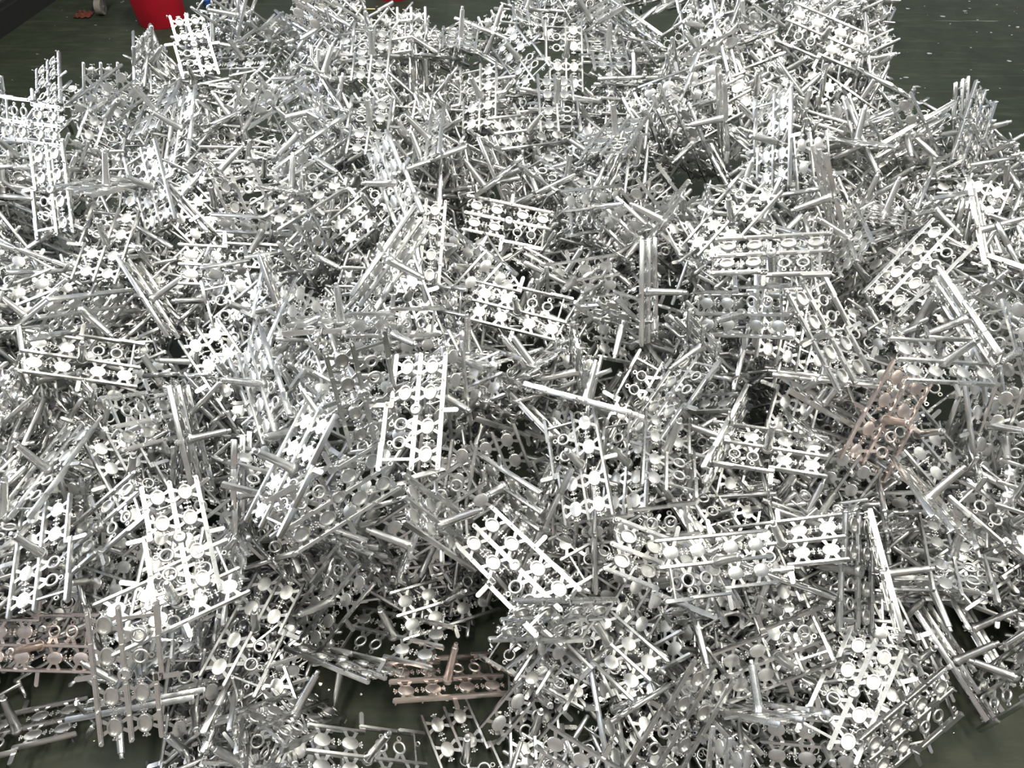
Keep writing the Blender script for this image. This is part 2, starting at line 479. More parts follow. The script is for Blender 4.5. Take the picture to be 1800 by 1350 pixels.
# one line per casting: x y z (0.1 mm) and rotation quaternion (1/10000), finish, label
IND = """
-6832 5338 3319 2235 -6925 5999 3325 0|pinkish grey casting standing upright above bare floor at lower left, trays showing
-6365 7731 3912 1383 -5430 -8278 283 0|silver casting, tray side out, upright, lower left of heap
-3334 8314 4436 3901 -8444 -3099 1970 0|casting with rings and trays showing, tilted right, below the central white one
3955 7456 3486 9690 2010 1159 844 0|cream casting lying level at lower right, spike lying along its own rail
71 7262 3671 687 4001 9051 1263 0|bright cream casting sloping down right, trays showing, just below heap centre
-5258 6858 1842 7885 940 889 6013 0|silver casting, spike side out, spike up, tilted right, bottom left of heap
-1837 9599 5488 481 -7133 -6861 -1345 0|white casting standing upright in the very middle of the heap, trays showing
6770 5717 1407 597 8810 4486 1380 0|silver casting, tray side out, tilted right, bottom right of heap
-9426 7840 3125 6079 -171 -808 7897 0|brightly lit casting lying upright at the lower left edge, spike pointing left
-6246 6620 3641 2786 -831 1149 -9499 0|cream casting lying across lower left of heap, short spike upright between its rails
1444 9664 3608 7106 2226 -554 -6651 0|bright casting standing upright right of centre, spike leaning to the left
3335 5170 1264 4269 -7531 -4863 -1185 0|silver casting, tray side out, tilted right, bottom right centre of heap
5349 6337 1679 1664 224 3340 -9275 0|silver casting, spike side out, spike down right, tilted right, bottom right of heap
-4216 8699 4840 8317 -604 -2797 4759 0|silver casting, spike side out, spike up left, tilted right, lower left of heap
-2852 9796 5746 3334 -6465 3979 5591 0|silver casting, tray side out, upright, middle left centre of heap
7759 5157 1274 831 2713 -8685 -4064 0|silver casting, tray side out, tilted right, bottom far right of heap
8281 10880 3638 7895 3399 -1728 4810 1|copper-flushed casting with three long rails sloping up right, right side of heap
-10003 12479 3895 533 -2208 1413 -9636 0|brilliant casting lying level at the left side, spike standing straight up
6832 11980 5239 1332 -8398 4583 2588 0|casting steeply sloping down to the right at right of heap, cream trays showing
5765 13676 6045 1475 1192 9779 884 0|wide cream casting lying level at upper right of centre, trays and rings showing
5604 10308 3347 9879 287 -575 -1413 0|silver casting, spike side out, spike up, level, middle right of heap
9719 14532 4960 2381 -3174 9106 1157 0|silver casting, tray side out, tilted right, mid-upper far right of heap
3067 7575 3138 1446 -1357 -9610 -1929 0|silver casting, tray side out, tilted left, lower right centre of heap
-3843 7535 1664 2758 3680 2493 -8523 0|silver casting, spike side out, spike down left, tilted right, lower left centre of heap, leftmost
9171 11310 5036 698 -1315 1083 -9829 0|silver casting, spike side out, spike up right, level, middle far right of heap
5634 8325 2684 9717 164 -2272 -628 0|silver casting, spike side out, spike up left, level, lower right of heap
1958 6643 1671 8874 488 -1887 -4177 0|silver casting, spike side out, spike up left, tilted left, bottom right centre of heap
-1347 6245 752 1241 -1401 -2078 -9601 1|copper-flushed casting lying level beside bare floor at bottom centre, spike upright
-2520 7021 1100 9694 -946 -1353 -1816 0|silver casting, spike side out, spike up left, level, bottom left centre of heap
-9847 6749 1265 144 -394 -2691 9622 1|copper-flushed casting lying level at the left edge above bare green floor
806 6423 3190 3047 -530 -7567 -5759 0|silver casting, tray side out, level, bottom centre of heap
5196 12898 4941 1460 -4029 -4270 7963 0|silver casting, spike side out, spike left, level, mid-upper right of heap
146 14065 3960 1528 -185 -2255 9620 0|silver casting, spike side out, spike up, level, mid-upper centre of heap
-1459 7858 1005 2119 -2312 1416 -9389 0|shaded grey casting overhanging the bare green floor at bottom centre
-8688 8666 2795 2335 -2515 9348 915 0|silver casting, tray side out, tilted right, lower far left of heap
-1375 7977 3996 506 -5086 -25 -8595 0|casting sloping down to the right below centre, long spike pointing right
-9928 9697 3395 7714 -1411 -1179 6092 0|silver casting, spike side out, spike up left, tilted right, lower far left of heap
5294 15429 5702 3453 2076 749 -9122 0|silver casting, spike side out, spike up, tilted right, mid-upper right of heap
9100 8064 2653 8022 -1371 928 5736 0|silver casting, spike side out, spike up, upright, lower far right of heap
-4203 5267 1508 7773 -2009 4168 4263 0|casting flat on the bare floor at bottom left, spike leaning right
7267 7950 2209 4046 -6223 -6697 222 0|silver casting, tray side out, upright, lower right of heap
-2752 4583 1111 584 -2743 -1063 -9540 0|casting lying level at the bottom edge left of centre, spike leaning right
9175 22782 6856 8651 4409 68 -2391 0|silver casting, spike side out, spike up right, tilted left, topmost right of heap, rightmost
-2721 13679 5833 5208 7036 1983 4410 0|casting seen edge-on as a long diagonal bar left of the heap centre
-2660 12549 4612 1050 -3286 4626 -8167 0|silver casting, spike side out, spike down right, level, middle left centre of heap
3336 10110 3528 7647 31 1180 6335 0|silver casting, spike side out, spike up right, upright, middle right centre of heap
6182 4877 818 419 -1227 -3104 9417 0|silver casting, spike side out, spike down, level, bottom right of heap
-10405 15961 4545 7071 3 1337 -6943 0|silver casting, spike side out, spike up, upright, mid-upper far left of heap
6880 18326 6072 4464 5484 -675 -7039 0|silver casting, spike side out, spike left, upright, upper right of heap, leftmost
-5462 11311 4324 5356 -1593 -4026 7250 0|silver casting, spike side out, spike left, upright, middle left of heap
-12212 17579 5095 1595 -6381 -6742 -3359 0|white casting standing upright at the upper left, trays and rings showing
-9985 13318 4646 5569 5687 5990 869 0|silver casting, spike side out, spike down right, level, mid-upper far left of heap
-6615 12209 3747 4269 1666 -1852 8693 0|silver casting, spike side out, spike up left, tilted left, middle left of heap, rightmost
537 5936 667 8607 3110 8 4032 0|silver casting, spike side out, spike down right, tilted right, bottom centre of heap, lowermost
-7752 10689 3902 1748 -7818 -3484 4866 0|silver casting, tray side out, level, middle left of heap
-5496 17166 5191 4301 -781 1605 -8849 0|silver casting, spike side out, spike up, tilted right, upper left centre of heap
-95 17599 4061 1067 -377 -9605 -2544 0|cream casting lying level above the heap centre, trays and rings showing
-10150 5345 365 9687 -2103 -21 1317 0|casting lying flat on the floor in the bottom left corner
9116 10827 3197 8710 2471 1700 -3891 0|silver casting, spike side out, spike right, tilted left, middle far right of heap
-8549 10028 2639 4150 1872 983 8849 0|silver casting, spike side out, spike up, tilted left, lower far left of heap
-9819 18088 4825 7271 3609 355 -5829 0|silver casting, spike side out, spike left, upright, upper left of heap
5557 7258 1745 6231 -1147 -2184 7423 0|silver casting, spike side out, spike up left, tilted left, lower right of heap
-2992 16858 5749 5544 -985 -5442 6220 0|silver casting, spike side out, spike left, tilted left, upper left centre of heap
2583 10280 2829 6085 2461 -1390 -7415 0|casting standing upright just right of the bright spike-left one, right of centre
-931 4764 317 5384 -241 1045 8358 0|silver casting, spike side out, spike up, tilted left, bottom centre of heap, lowermost
3616 11567 3613 2694 -3639 8758 -1671 0|silver casting, tray side out, tilted right, middle right centre of heap
-1449 11380 3788 7037 1835 5304 -4357 0|silver casting, spike side out, spike down right, upright, middle centre of heap
-7268 10773 3073 2484 5733 3204 7120 0|silver casting, spike side out, spike right, upright, middle left of heap
10543 10782 3560 5178 3536 -2285 7448 0|silver casting, spike side out, spike right, upright, middle far right of heap, lowermost
5090 19739 5117 4094 7581 1139 -4946 0|silver casting, spike side out, spike down left, tilted left, upper right centre of heap
-5089 15970 4138 7123 3149 6124 -1359 0|silver casting, spike side out, spike down right, tilted left, mid-upper left centre of heap
9524 6679 642 4975 2564 2155 8002 0|silver casting, spike side out, spike up right, tilted left, bottom far right of heap, rightmost
-6851 7265 2886 6558 2710 765 7005 0|silver casting, spike side out, spike up right, upright, lower left of heap
9986 12504 5133 4022 -4585 -6952 3805 0|casting seen nearly edge-on at the right, three bright rails sloping down right
-3700 17204 4743 3029 1450 2298 -9135 0|silver casting, spike side out, spike up left, tilted right, upper left centre of heap
10806 19307 5727 5713 7022 2886 -3118 0|silver casting, spike side out, spike down, tilted left, upper far right of heap
2731 8571 2479 308 1260 3587 -9244 0|silver casting, spike side out, spike down, level, lower right centre of heap
-13305 19696 5812 4637 -8566 1509 -1683 0|white casting lying level at the upper left edge, trays and rings showing
4752 5273 1638 4702 -3273 3974 7168 0|silver casting, seen edge-on, spike up, level, bottom right of heap
-1569 8838 3019 2510 1426 3717 -8823 0|silver casting, spike side out, spike down left, tilted right, lower left centre of heap, rightmost
-204 9494 3046 7288 5437 -3568 -2143 0|silver casting, spike side out, spike down left, tilted left, lower centre of heap
-948 21724 5520 6701 2258 304 -7065 0|silver casting, spike side out, spike up left, upright, upper centre of heap
10010 5994 1516 7756 -1227 -6160 -621 0|silver casting, spike side out, spike left, tilted right, bottom far right of heap
-9152 14837 3683 2429 4000 3429 8145 0|silver casting, spike side out, spike up right, tilted left, mid-upper left of heap
1598 15448 3763 8301 5185 -2051 59 0|silver casting, spike side out, spike down left, level, mid-upper centre of heap
-3921 19587 5792 7069 186 750 -7031 0|silver casting, spike side out, spike up, upright, upper left centre of heap
-6312 5493 1072 6456 1063 4086 -6363 0|silver casting, spike side out, spike down, upright, bottom left of heap
-11946 21455 5542 7445 6133 -2077 1627 0|silver casting, spike side out, spike down left, tilted right, upper far left of heap
-3559 6548 954 4507 8441 -2850 561 0|casting propped face down beside the bare floor, its spike reaching down
8501 8830 3622 7513 598 3326 5669 0|silver casting, seen edge-on, spike up right, tilted left, lower far right of heap
3036 7961 1816 4680 227 2406 -8500 0|silver casting, spike side out, spike right, tilted right, lower right centre of heap
6591 11771 3575 5625 671 2156 -7953 0|silver casting, spike side out, spike up right, upright, middle right of heap
-9298 8339 1652 9552 2353 -884 -1562 0|silver casting, spike side out, spike left, level, lower far left of heap
2119 5685 646 6100 2558 1893 7256 0|silver casting, spike side out, spike right, upright, bottom right centre of heap
12904 19797 5565 184 -5746 6716 4673 0|silver casting, tray side out, upright, upper far right of heap
8109 15114 5381 5855 2658 -4580 -6138 0|silver casting, spike side out, spike up left, tilted left, mid-upper right of heap
9009 15094 4105 9235 -248 -3748 775 0|silver casting, spike side out, spike up left, tilted right, mid-upper right of heap
-10604 25682 5278 2152 -5394 -8063 -1126 0|cream casting sticking up from the ridge beside the red bucket
-4192 22852 6292 7054 497 1230 -6963 0|silver casting, spike side out, spike up, upright, topmost left centre of heap
1296 21149 5644 6957 755 -605 7118 0|silver casting, spike side out, spike up, upright, upper centre of heap
2203 17191 4796 8354 3990 3062 2216 0|silver casting, spike side out, spike right, level, upper right centre of heap
3405 16564 4213 3555 -89 -6957 6241 0|silver casting, spike side out, spike down left, tilted left, mid-upper right centre of heap
490 20659 5042 2500 -1785 2367 -9217 0|silver casting, spike side out, spike up right, level, upper centre of heap
7332 9943 2075 7333 2839 -5271 3224 0|silver casting, spike side out, spike down left, tilted right, lower right of heap
10179 8409 1923 9627 927 228 2532 0|silver casting, spike side out, spike up right, tilted right, lower far right of heap
-3044 9492 3826 4298 2234 1511 -8617 0|silver casting, spike side out, spike left, tilted right, lower left centre of heap
-5057 13041 4328 6660 3683 2560 5961 0|silver casting, spike side out, spike up right, tilted right, mid-upper left centre of heap
1664 23564 5890 6883 1619 1957 -6795 0|silver casting, spike side out, spike up, upright, topmost centre of heap
-5280 18467 5458 3320 -2210 6695 -6267 0|silver casting, spike side out, spike down right, tilted right, upper left centre of heap
8996 7826 1662 6870 7206 856 -363 0|silver casting, spike side out, spike down right, level, lower far right of heap
229 24056 5590 5344 -1253 -3250 7701 0|silver casting, spike side out, spike up left, tilted left, topmost centre of heap
6379 13294 4468 6010 478 2424 -7601 0|silver casting, spike side out, spike up right, upright, mid-upper right of heap
3955 9949 2197 5718 -58 366 8196 0|silver casting, spike side out, spike up, tilted left, lower right centre of heap
11279 12098 4518 5449 5864 -323 -5984 0|silver casting, spike side out, spike down left, upright, middle far right of heap
10821 10463 3483 6697 2556 -5182 4665 0|silver casting, spike side out, spike down, tilted right, middle far right of heap
2798 18958 5861 8322 -1062 -282 5434 0|silver casting, spike side out, spike up, tilted right, upper right centre of heap, leftmost
4900 21191 6009 8616 4254 -2769 42 0|silver casting, spike side out, spike left, level, upper right centre of heap
-6640 16709 4324 7307 6806 -437 -317 0|silver casting, spike side out, spike down left, level, mid-upper left of heap
8173 6815 838 5940 352 -2292 7703 0|silver casting, spike side out, spike right, tilted left, bottom far right of heap
457 5321 293 6949 -5 949 7128 0|silver casting, spike side out, spike up, upright, bottom centre of heap
3254 14012 4639 3595 5944 465 7179 0|casting seen edge-on as a vertical bar right of centre, spike pointing right
-9640 20566 5177 7041 -652 -3488 6151 0|silver casting, spike side out, spike up left, upright, upper left of heap
5375 10449 2228 5724 654 725 -8141 0|silver casting, spike side out, spike up right, upright, lower right of heap
-2303 16069 4532 1873 -7000 -6784 -1211 0|silver casting, tray side out, upright, mid-upper left centre of heap
-7324 15717 4014 796 -1807 3189 -9270 0|silver casting, spike side out, spike up, level, mid-upper left of heap
664 6658 768 9588 -74 -577 -2782 0|silver casting, spike side out, spike up, tilted left, bottom centre of heap, uppermost
-2516 14034 4406 8097 1608 2646 -4985 0|silver casting, spike side out, spike up right, tilted left, mid-upper left centre of heap
-12535 17137 4011 1859 -769 -6712 7134 0|silver casting, spike side out, spike down left, tilted left, mid-upper far left of heap
7584 7676 2585 5147 4620 3330 6409 0|casting seen edge-on as one long steep bar at lower right, spike pointing right
-1428 9223 3235 5238 3778 3564 -6752 0|silver casting, spike side out, spike down left, upright, lower centre of heap, leftmost
-4671 9333 3602 9656 -908 2418 302 0|silver casting, spike side out, spike up right, level, lower left of heap
2702 13744 3824 4372 7751 3062 -3382 0|silver casting, spike side out, spike down, tilted left, mid-upper right centre of heap
2521 6298 799 8446 363 1110 -5224 0|silver casting, spike side out, spike up right, tilted left, bottom right centre of heap, leftmost
-54 10064 2598 4356 3962 -3933 7061 0|silver casting, spike side out, spike down, tilted left, lower centre of heap
2097 8847 2215 9584 1196 45 2593 0|silver casting, spike side out, spike up right, tilted right, lower right centre of heap
7871 17477 5426 5530 3530 -2295 7190 0|silver casting, spike side out, spike right, upright, upper right of heap
-8157 17838 4396 3544 1534 -970 9173 0|silver casting, spike side out, spike up, tilted left, upper left of heap
7751 16023 5906 5526 -1178 -8140 1347 0|silver casting, seen edge-on, spike left, upright, upper right of heap
-7811 21427 5023 6332 5813 -3616 3610 0|silver casting, spike side out, spike down left, upright, upper left of heap
-6440 14032 3968 9162 2273 -2104 2544 0|silver casting, spike side out, spike left, tilted right, mid-upper left of heap, rightmost
501 8950 2689 4125 -3451 8030 -2569 0|silver casting, tray side out, tilted right, lower centre of heap
-5289 5346 1288 6763 4101 -5706 -2210 0|silver casting, seen edge-on, spike left, upright, bottom left of heap
3876 7131 1445 3575 4545 -5786 5752 0|silver casting, spike side out, spike down, tilted left, bottom right centre of heap, uppermost
3043 12038 2751 4895 1143 2449 -8290 0|silver casting, spike side out, spike up right, tilted right, middle right centre of heap
-5653 9134 3321 6391 -2746 6750 -2458 0|silver casting, seen edge-on, spike right, upright, lower left of heap
11237 13087 4837 7902 5519 2431 -1091 0|silver casting, spike side out, spike down right, tilted left, mid-upper far right of heap
-12096 21351 5073 6237 3332 1930 6803 0|silver casting, spike side out, spike up right, tilted right, upper far left of heap
1516 18549 4781 9186 487 520 -3888 0|silver casting, spike side out, spike up, tilted left, upper centre of heap
-6544 15246 4038 1120 -1608 6328 -7492 0|silver casting, spike side out, spike down, level, mid-upper left of heap
-7103 17357 4389 3531 -7387 5041 2749 0|silver casting, tray side out, tilted left, mid-upper left of heap
2604 6667 887 9258 253 -3658 921 0|silver casting, spike side out, spike left, tilted right, bottom right centre of heap
-7017 8712 2368 3225 933 4185 -8439 0|silver casting, spike side out, spike down left, tilted right, lower left of heap
8617 6652 508 4922 -459 367 -8685 0|silver casting, spike side out, spike up right, upright, bottom far right of heap
1345 11840 3103 7643 1715 -3234 5309 0|silver casting, spike side out, spike left, upright, middle centre of heap
-6732 13868 3694 7520 2310 2659 -5571 0|silver casting, spike side out, spike up left, upright, mid-upper left of heap
4800 10698 3190 6073 -6203 -4192 2656 0|silver casting, seen edge-on, spike left, tilted right, middle right centre of heap
-10760 17648 5180 6021 -1927 -1092 -7671 0|silver casting, seen edge-on, spike up, level, upper far left of heap
-9133 25738 4821 1057 -1034 -1790 9727 0|silver casting, spike side out, spike up left, level, topmost left of heap
-9234 8137 1466 5347 1279 2496 -7971 0|silver casting, spike side out, spike left, tilted right, lower far left of heap
2949 23344 6140 7071 17 -285 -7065 0|silver casting, spike side out, spike up, upright, topmost right centre of heap
-4240 8611 3434 3241 -6698 2515 6189 0|silver casting, tray side out, tilted left, lower left centre of heap
1044 6759 751 8510 -627 1730 4918 0|silver casting, spike side out, spike up, tilted right, bottom centre of heap
11089 19436 5592 5842 7679 890 2471 0|silver casting, spike side out, spike down right, tilted right, upper far right of heap
-10563 21360 5296 6904 1528 -1101 -6985 0|silver casting, spike side out, spike up left, tilted right, upper left of heap, leftmost
-4563 5036 868 8446 899 1385 -5094 0|silver casting, spike side out, upright, bottom left of heap
-1116 14839 3654 8320 3811 -1207 3847 0|silver casting, spike side out, tilted right, mid-upper centre of heap
-4471 8469 1839 8423 2970 3326 -3027 0|silver casting, spike side out, spike down right, tilted left, lower left centre of heap
4458 12783 4027 5580 3007 -7704 686 0|silver casting, seen edge-on, spike down left, upright, middle right centre of heap
2491 5572 457 9025 -148 47 -4304 0|silver casting, spike side out, spike up, tilted left, bottom right centre of heap
3017 13798 3047 965 -2905 1784 -9351 0|silver casting, spike side out, spike up right, level, middle right centre of heap
-2057 9268 3070 1089 -1666 6653 -7196 0|silver casting, spike side out, spike down, level, lower left centre of heap, uppermost
-2308 19368 5542 6625 2470 -2322 -6679 0|silver casting, spike side out, spike up left, upright, upper left centre of heap
-9809 7424 994 2425 9 3226 -9149 0|silver casting, spike side out, spike down left, tilted right, bottom far left of heap
-12038 14801 4422 9244 2833 1303 -2198 0|silver casting, spike side out, spike up left, tilted left, mid-upper far left of heap
-4672 10324 3936 2903 3315 2878 -8503 0|silver casting, spike side out, spike left, tilted right, middle left centre of heap
5820 6790 1127 8329 4605 795 -2964 0|silver casting, spike side out, spike down, tilted left, bottom right of heap
10762 8873 2658 8911 1217 250 -4364 0|silver casting, spike side out, spike up right, tilted left, lower far right of heap, uppermost
-8296 26138 5153 7784 -5654 -2275 -1504 0|silver casting, tray side out, tilted right, topmost left of heap
10718 16386 5284 5982 7148 3557 691 0|silver casting, seen edge-on, spike down right, level, upper far right of heap
-9810 13286 2661 1603 1151 2626 -9445 0|silver casting, spike side out, spike left, tilted right, middle far left of heap
4048 17017 4705 5878 -6958 3528 2143 0|silver casting, tray side out, tilted left, upper right centre of heap
10772 9060 2223 2263 -339 -5025 8337 0|silver casting, spike side out, spike down right, tilted left, lower far right of heap
1524 4269 749 8962 3599 312 -2575 0|silver casting, spike side out, spike down, tilted left, bottom right centre of heap, lowermost
-2603 8487 1300 9288 3649 263 594 0|silver casting, spike side out, spike down, level, lower left centre of heap, lowermost
-1137 11967 3424 9126 2095 -3509 -118 0|silver casting, spike side out, spike left, tilted right, middle centre of heap
-11187 12311 3361 2812 5687 3502 6891 0|silver casting, spike side out, spike right, upright, middle far left of heap
-6713 6605 2165 8133 -1591 -2850 -4816 0|silver casting, spike side out, spike up left, upright, bottom left of heap, uppermost
4356 5561 720 3762 2497 -1392 8813 0|silver casting, spike side out, spike right, tilted left, bottom right centre of heap
-5404 5819 800 3228 -9221 -1713 1274 0|silver casting, tray side out, level, bottom left of heap
5715 19422 6118 6233 62 -7819 78 0|silver casting, seen edge-on, spike left, upright, upper right centre of heap
-12054 13717 4352 9102 3404 66 2358 0|silver casting, spike side out, spike left, tilted right, mid-upper far left of heap
-2984 8431 1516 6637 5421 1517 -4926 0|silver casting, spike side out, spike down left, tilted left, lower left centre of heap
4191 5775 592 4170 1400 2884 8505 0|silver casting, spike side out, spike up right, tilted left, bottom right centre of heap, rightmost
4927 7843 1503 825 -799 -618 9915 0|silver casting, spike side out, spike up, level, lower right of heap
10208 7425 611 7131 -2838 2558 -5877 0|silver casting, seen edge-on, spike up right, tilted left, bottom far right of heap
3867 24771 6283 3089 2947 4528 7828 0|silver casting, tray side out, tilted left, topmost right centre of heap
189 11614 2901 9626 -575 2622 362 0|silver casting, spike side out, spike up right, level, middle centre of heap
-4254 23673 6241 115 -923 -2117 9729 0|silver casting, spike side out, spike up left, level, topmost left centre of heap
10581 11741 3631 6237 1826 5233 -5512 0|silver casting, spike side out, spike right, upright, middle far right of heap, uppermost
6921 20001 5648 8551 -1829 -3857 2943 0|silver casting, spike side out, spike up left, tilted right, upper right of heap
2508 7808 1372 2672 1033 -3974 8718 0|silver casting, spike side out, spike down, tilted left, lower right centre of heap
3800 16110 5171 7701 248 -5736 -2781 0|silver casting, seen edge-on, spike up left, tilted right, mid-upper right centre of heap
7132 11503 3503 9540 -1580 2443 -720 0|silver casting, seen edge-on, spike up right, tilted left, middle right of heap
8182 12068 3618 9097 3743 -160 -1792 0|silver casting, spike side out, spike right, level, middle right of heap
9512 13242 4188 8533 -339 1133 5079 0|silver casting, spike side out, spike up right, upright, mid-upper far right of heap
1482 11864 4143 517 -7169 -1865 6697 0|silver casting, seen edge-on, spike left, upright, middle centre of heap
7696 10585 2487 1834 -596 -4774 8573 0|silver casting, spike side out, spike down, level, lower right of heap
7613 6020 455 6428 -593 -2173 7321 0|silver casting, spike side out, tilted left, bottom right of heap
8411 9565 1937 8122 5191 -2663 55 0|silver casting, spike side out, spike down, level, lower far right of heap
-5755 24741 6416 1189 3295 -5251 7756 0|silver casting, spike side out, spike down right, tilted left, topmost left centre of heap
-3947 13017 4569 9726 -2231 -16 648 0|silver casting, seen edge-on, spike up, level, mid-upper left centre of heap
-3998 8559 2509 1869 1053 7084 6724 0|silver casting, tray side out, level, lower left centre of heap
-14523 23179 5140 749 5865 7596 2710 0|silver casting, tray side out, upright, upper far left of heap
-7740 5440 1348 4090 6757 -3971 4674 0|silver casting, seen edge-on, spike down, tilted left, bottom far left of heap
-4771 5001 564 335 -1116 -2181 -9689 0|silver casting, spike side out, spike up, level, bottom left of heap
2525 25411 6253 9546 458 -2907 -456 0|silver casting, spike side out, spike up left, tilted right, topmost right centre of heap
12767 18081 4621 572 -464 1298 -9888 0|silver casting, spike side out, spike up right, level, upper far right of heap
12353 17103 4415 8213 1670 -2767 4702 0|silver casting, spike side out, spike up right, tilted right, mid-upper far right of heap, uppermost
-9365 12083 2529 8918 2642 3652 -389 0|silver casting, spike side out, spike right, level, middle far left of heap
-4342 4732 711 8924 1328 2475 -3532 0|silver casting, spike side out, spike down right, tilted left, bottom left of heap
5560 6060 536 9728 936 1757 -1185 0|silver casting, spike side out, spike right, tilted left, bottom right of heap
6437 15230 5218 6772 -5373 1442 -4815 0|silver casting, tray side out, level, mid-upper right of heap
-7216 5521 1507 269 865 -4533 -8868 0|silver casting, seen edge-on, spike up, level, bottom far left of heap
-4106 11461 4303 7907 2683 -1011 -5409 0|silver casting, spike side out, spike up left, upright, middle left centre of heap
-1037 15894 3790 3745 -1173 -4238 8163 0|silver casting, spike side out, spike left, tilted left, mid-upper centre of heap
4490 12381 2682 2725 -3437 163 8986 0|silver casting, spike side out, spike up left, level, middle right centre of heap
-712 11508 2659 5845 5798 -4913 2842 0|silver casting, spike side out, spike down, tilted right, middle centre of heap
-5902 8173 2547 8162 3075 -3892 -2960 0|silver casting, seen edge-on, spike left, tilted left, lower left of heap
1594 11078 4032 8636 -4329 273 -2571 0|casting seen edge-on as a thin level bar right of centre, spike straight up
11830 15925 4998 6656 -1694 4148 -5969 0|silver casting, seen edge-on, spike right, upright, mid-upper far right of heap
8509 7493 635 6921 574 1846 6954 0|silver casting, spike side out, spike up right, tilted left, bottom far right of heap, leftmost
5869 22917 5968 3045 -833 7475 5845 0|silver casting, tray side out, tilted right, topmost right centre of heap
9465 16359 5194 4951 -1679 -1048 -8460 0|silver casting, seen edge-on, spike up, upright, upper far right of heap
-7030 18996 4569 1880 -1419 1808 -9549 0|silver casting, spike side out, spike up, level, upper left of heap
-10503 8651 3153 6976 -1154 2507 6612 0|silver casting, spike side out, spike up, tilted right, lower far left of heap
369 25758 5916 1932 -872 -2334 9490 0|silver casting, spike side out, spike up, level, topmost centre of heap
8180 22390 5990 2512 2657 -2597 8938 0|silver casting, spike side out, spike up right, tilted left, topmost right of heap, leftmost
6999 7534 897 866 -1900 -1922 9589 0|silver casting, spike side out, level, bottom right of heap
-1613 24329 6091 6992 -1057 -372 -7061 0|silver casting, seen edge-on, spike up, upright, topmost centre of heap
10816 7999 963 2324 82 -62 9726 0|silver casting, spike side out, spike up right, tilted left, lower far right of heap, lowermost
11846 15557 4406 8158 -3965 1003 -4089 0|silver casting, seen edge-on, spike up right, level, mid-upper far right of heap
-7893 14995 3469 2365 4422 2226 -8360 0|silver casting, spike side out, spike left, tilted right, mid-upper left of heap, leftmost
5391 20853 5748 5543 1302 4406 -6940 0|silver casting, spike side out, spike right, tilted right, upper right centre of heap
8903 12778 3546 4179 -3055 -3936 7597 0|silver casting, spike side out, spike left, tilted left, middle far right of heap
-10380 11154 2606 2299 519 -679 9695 0|silver casting, spike side out, spike up left, tilted left, middle far left of heap
1089 6865 750 3083 -930 4166 -8501 0|silver casting, spike side out, spike down right, tilted right, bottom centre of heap, uppermost
-5386 6584 479 8941 2365 874 3701 0|silver casting, spike side out, tilted right, bottom left of heap
5765 20818 5548 9359 2525 -1843 1622 0|silver casting, spike side out, spike up, tilted right, upper right centre of heap, rightmost
6473 6676 767 388 827 608 -9940 0|silver casting, spike side out, spike up right, level, bottom right of heap
-10403 13940 2884 941 -535 752 -9913 0|silver casting, spike side out, spike up left, level, middle far left of heap
-3416 10937 4303 8491 4762 -2226 -518 0|silver casting, spike side out, spike down left, level, middle left centre of heap
5862 24325 6485 5397 5512 -133 -6361 0|silver casting, spike side out, spike left, upright, topmost right centre of heap
-5069 4479 838 984 -3362 626 9345 0|silver casting, spike side out, spike up left, level, bottom left of heap
-1052 12879 3712 4144 -1071 2309 8738 0|silver casting, seen edge-on, spike up, tilted left, middle centre of heap
7941 23566 6479 866 -2450 -5227 -8120 0|silver casting, tray side out, tilted left, topmost right of heap
-8630 12752 2788 8785 -231 -1547 -4514 0|silver casting, spike side out, spike up left, tilted left, middle left of heap, leftmost
5989 9886 1947 8309 -1852 1052 -5140 0|silver casting, spike side out, spike up right, tilted left, lower right of heap
-8262 17266 3757 3186 2338 -2913 8712 0|silver casting, spike side out, spike up left, tilted left, mid-upper left of heap
9554 21664 5416 8625 3651 359 -3487 0|silver casting, spike side out, spike up right, tilted left, upper right of heap
-5698 20662 5649 2880 -4075 -5552 6654 0|silver casting, seen edge-on, spike left, tilted left, upper left centre of heap
-3478 10763 3810 431 4004 -1553 9021 0|silver casting, spike side out, spike right, tilted left, middle left centre of heap
6511 6891 810 4980 -292 -1819 8474 0|silver casting, spike side out, spike up right, tilted left, bottom right of heap
-4784 11370 3808 4268 780 -977 -8956 0|silver casting, spike side out, spike up left, tilted right, middle left centre of heap
-7163 22026 5274 9621 190 -1864 1983 0|silver casting, spike side out, spike up left, tilted right, upper left of heap, rightmost
399 11679 3211 4033 1916 3419 8269 0|silver casting, seen edge-on, spike up right, tilted left, middle centre of heap
918 8670 1856 6215 3131 -5596 4501 0|silver casting, spike side out, spike down left, upright, lower centre of heap, rightmost
9083 13460 3491 9447 1241 1393 -2698 0|silver casting, spike side out, spike up right, tilted left, middle far right of heap
-9807 9258 1923 6215 3190 -4389 5651 0|silver casting, spike side out, spike down left, upright, lower far left of heap
-11142 11199 3419 7927 -11 -5978 -1196 0|silver casting, tray side out, tilted left, middle far left of heap
-701 15742 3903 8285 1256 -695 -5413 0|silver casting, spike side out, spike up left, tilted left, mid-upper centre of heap
9275 19788 5079 4844 6434 -284 -5921 0|silver casting, spike side out, spike left, upright, upper right of heap, rightmost
-5745 13746 3912 6622 -1643 3701 -6305 0|silver casting, spike side out, spike up right, upright, mid-upper left of heap
-2060 8044 3070 3345 -5669 -1158 7439 0|silver casting, seen edge-on, spike left, upright, lower left centre of heap
3399 12716 2753 3813 -7160 4765 -3389 0|silver casting, tray side out, tilted left, middle right centre of heap
-10042 11638 2659 2350 4574 3507 -7827 0|silver casting, spike side out, spike left, upright, middle far left of heap
6067 13834 4691 5234 4833 -299 7012 0|silver casting, spike side out, spike right, upright, mid-upper right of heap
10988 13776 4661 1767 -1529 737 -9695 0|silver casting, spike side out, spike up right, level, mid-upper far right of heap
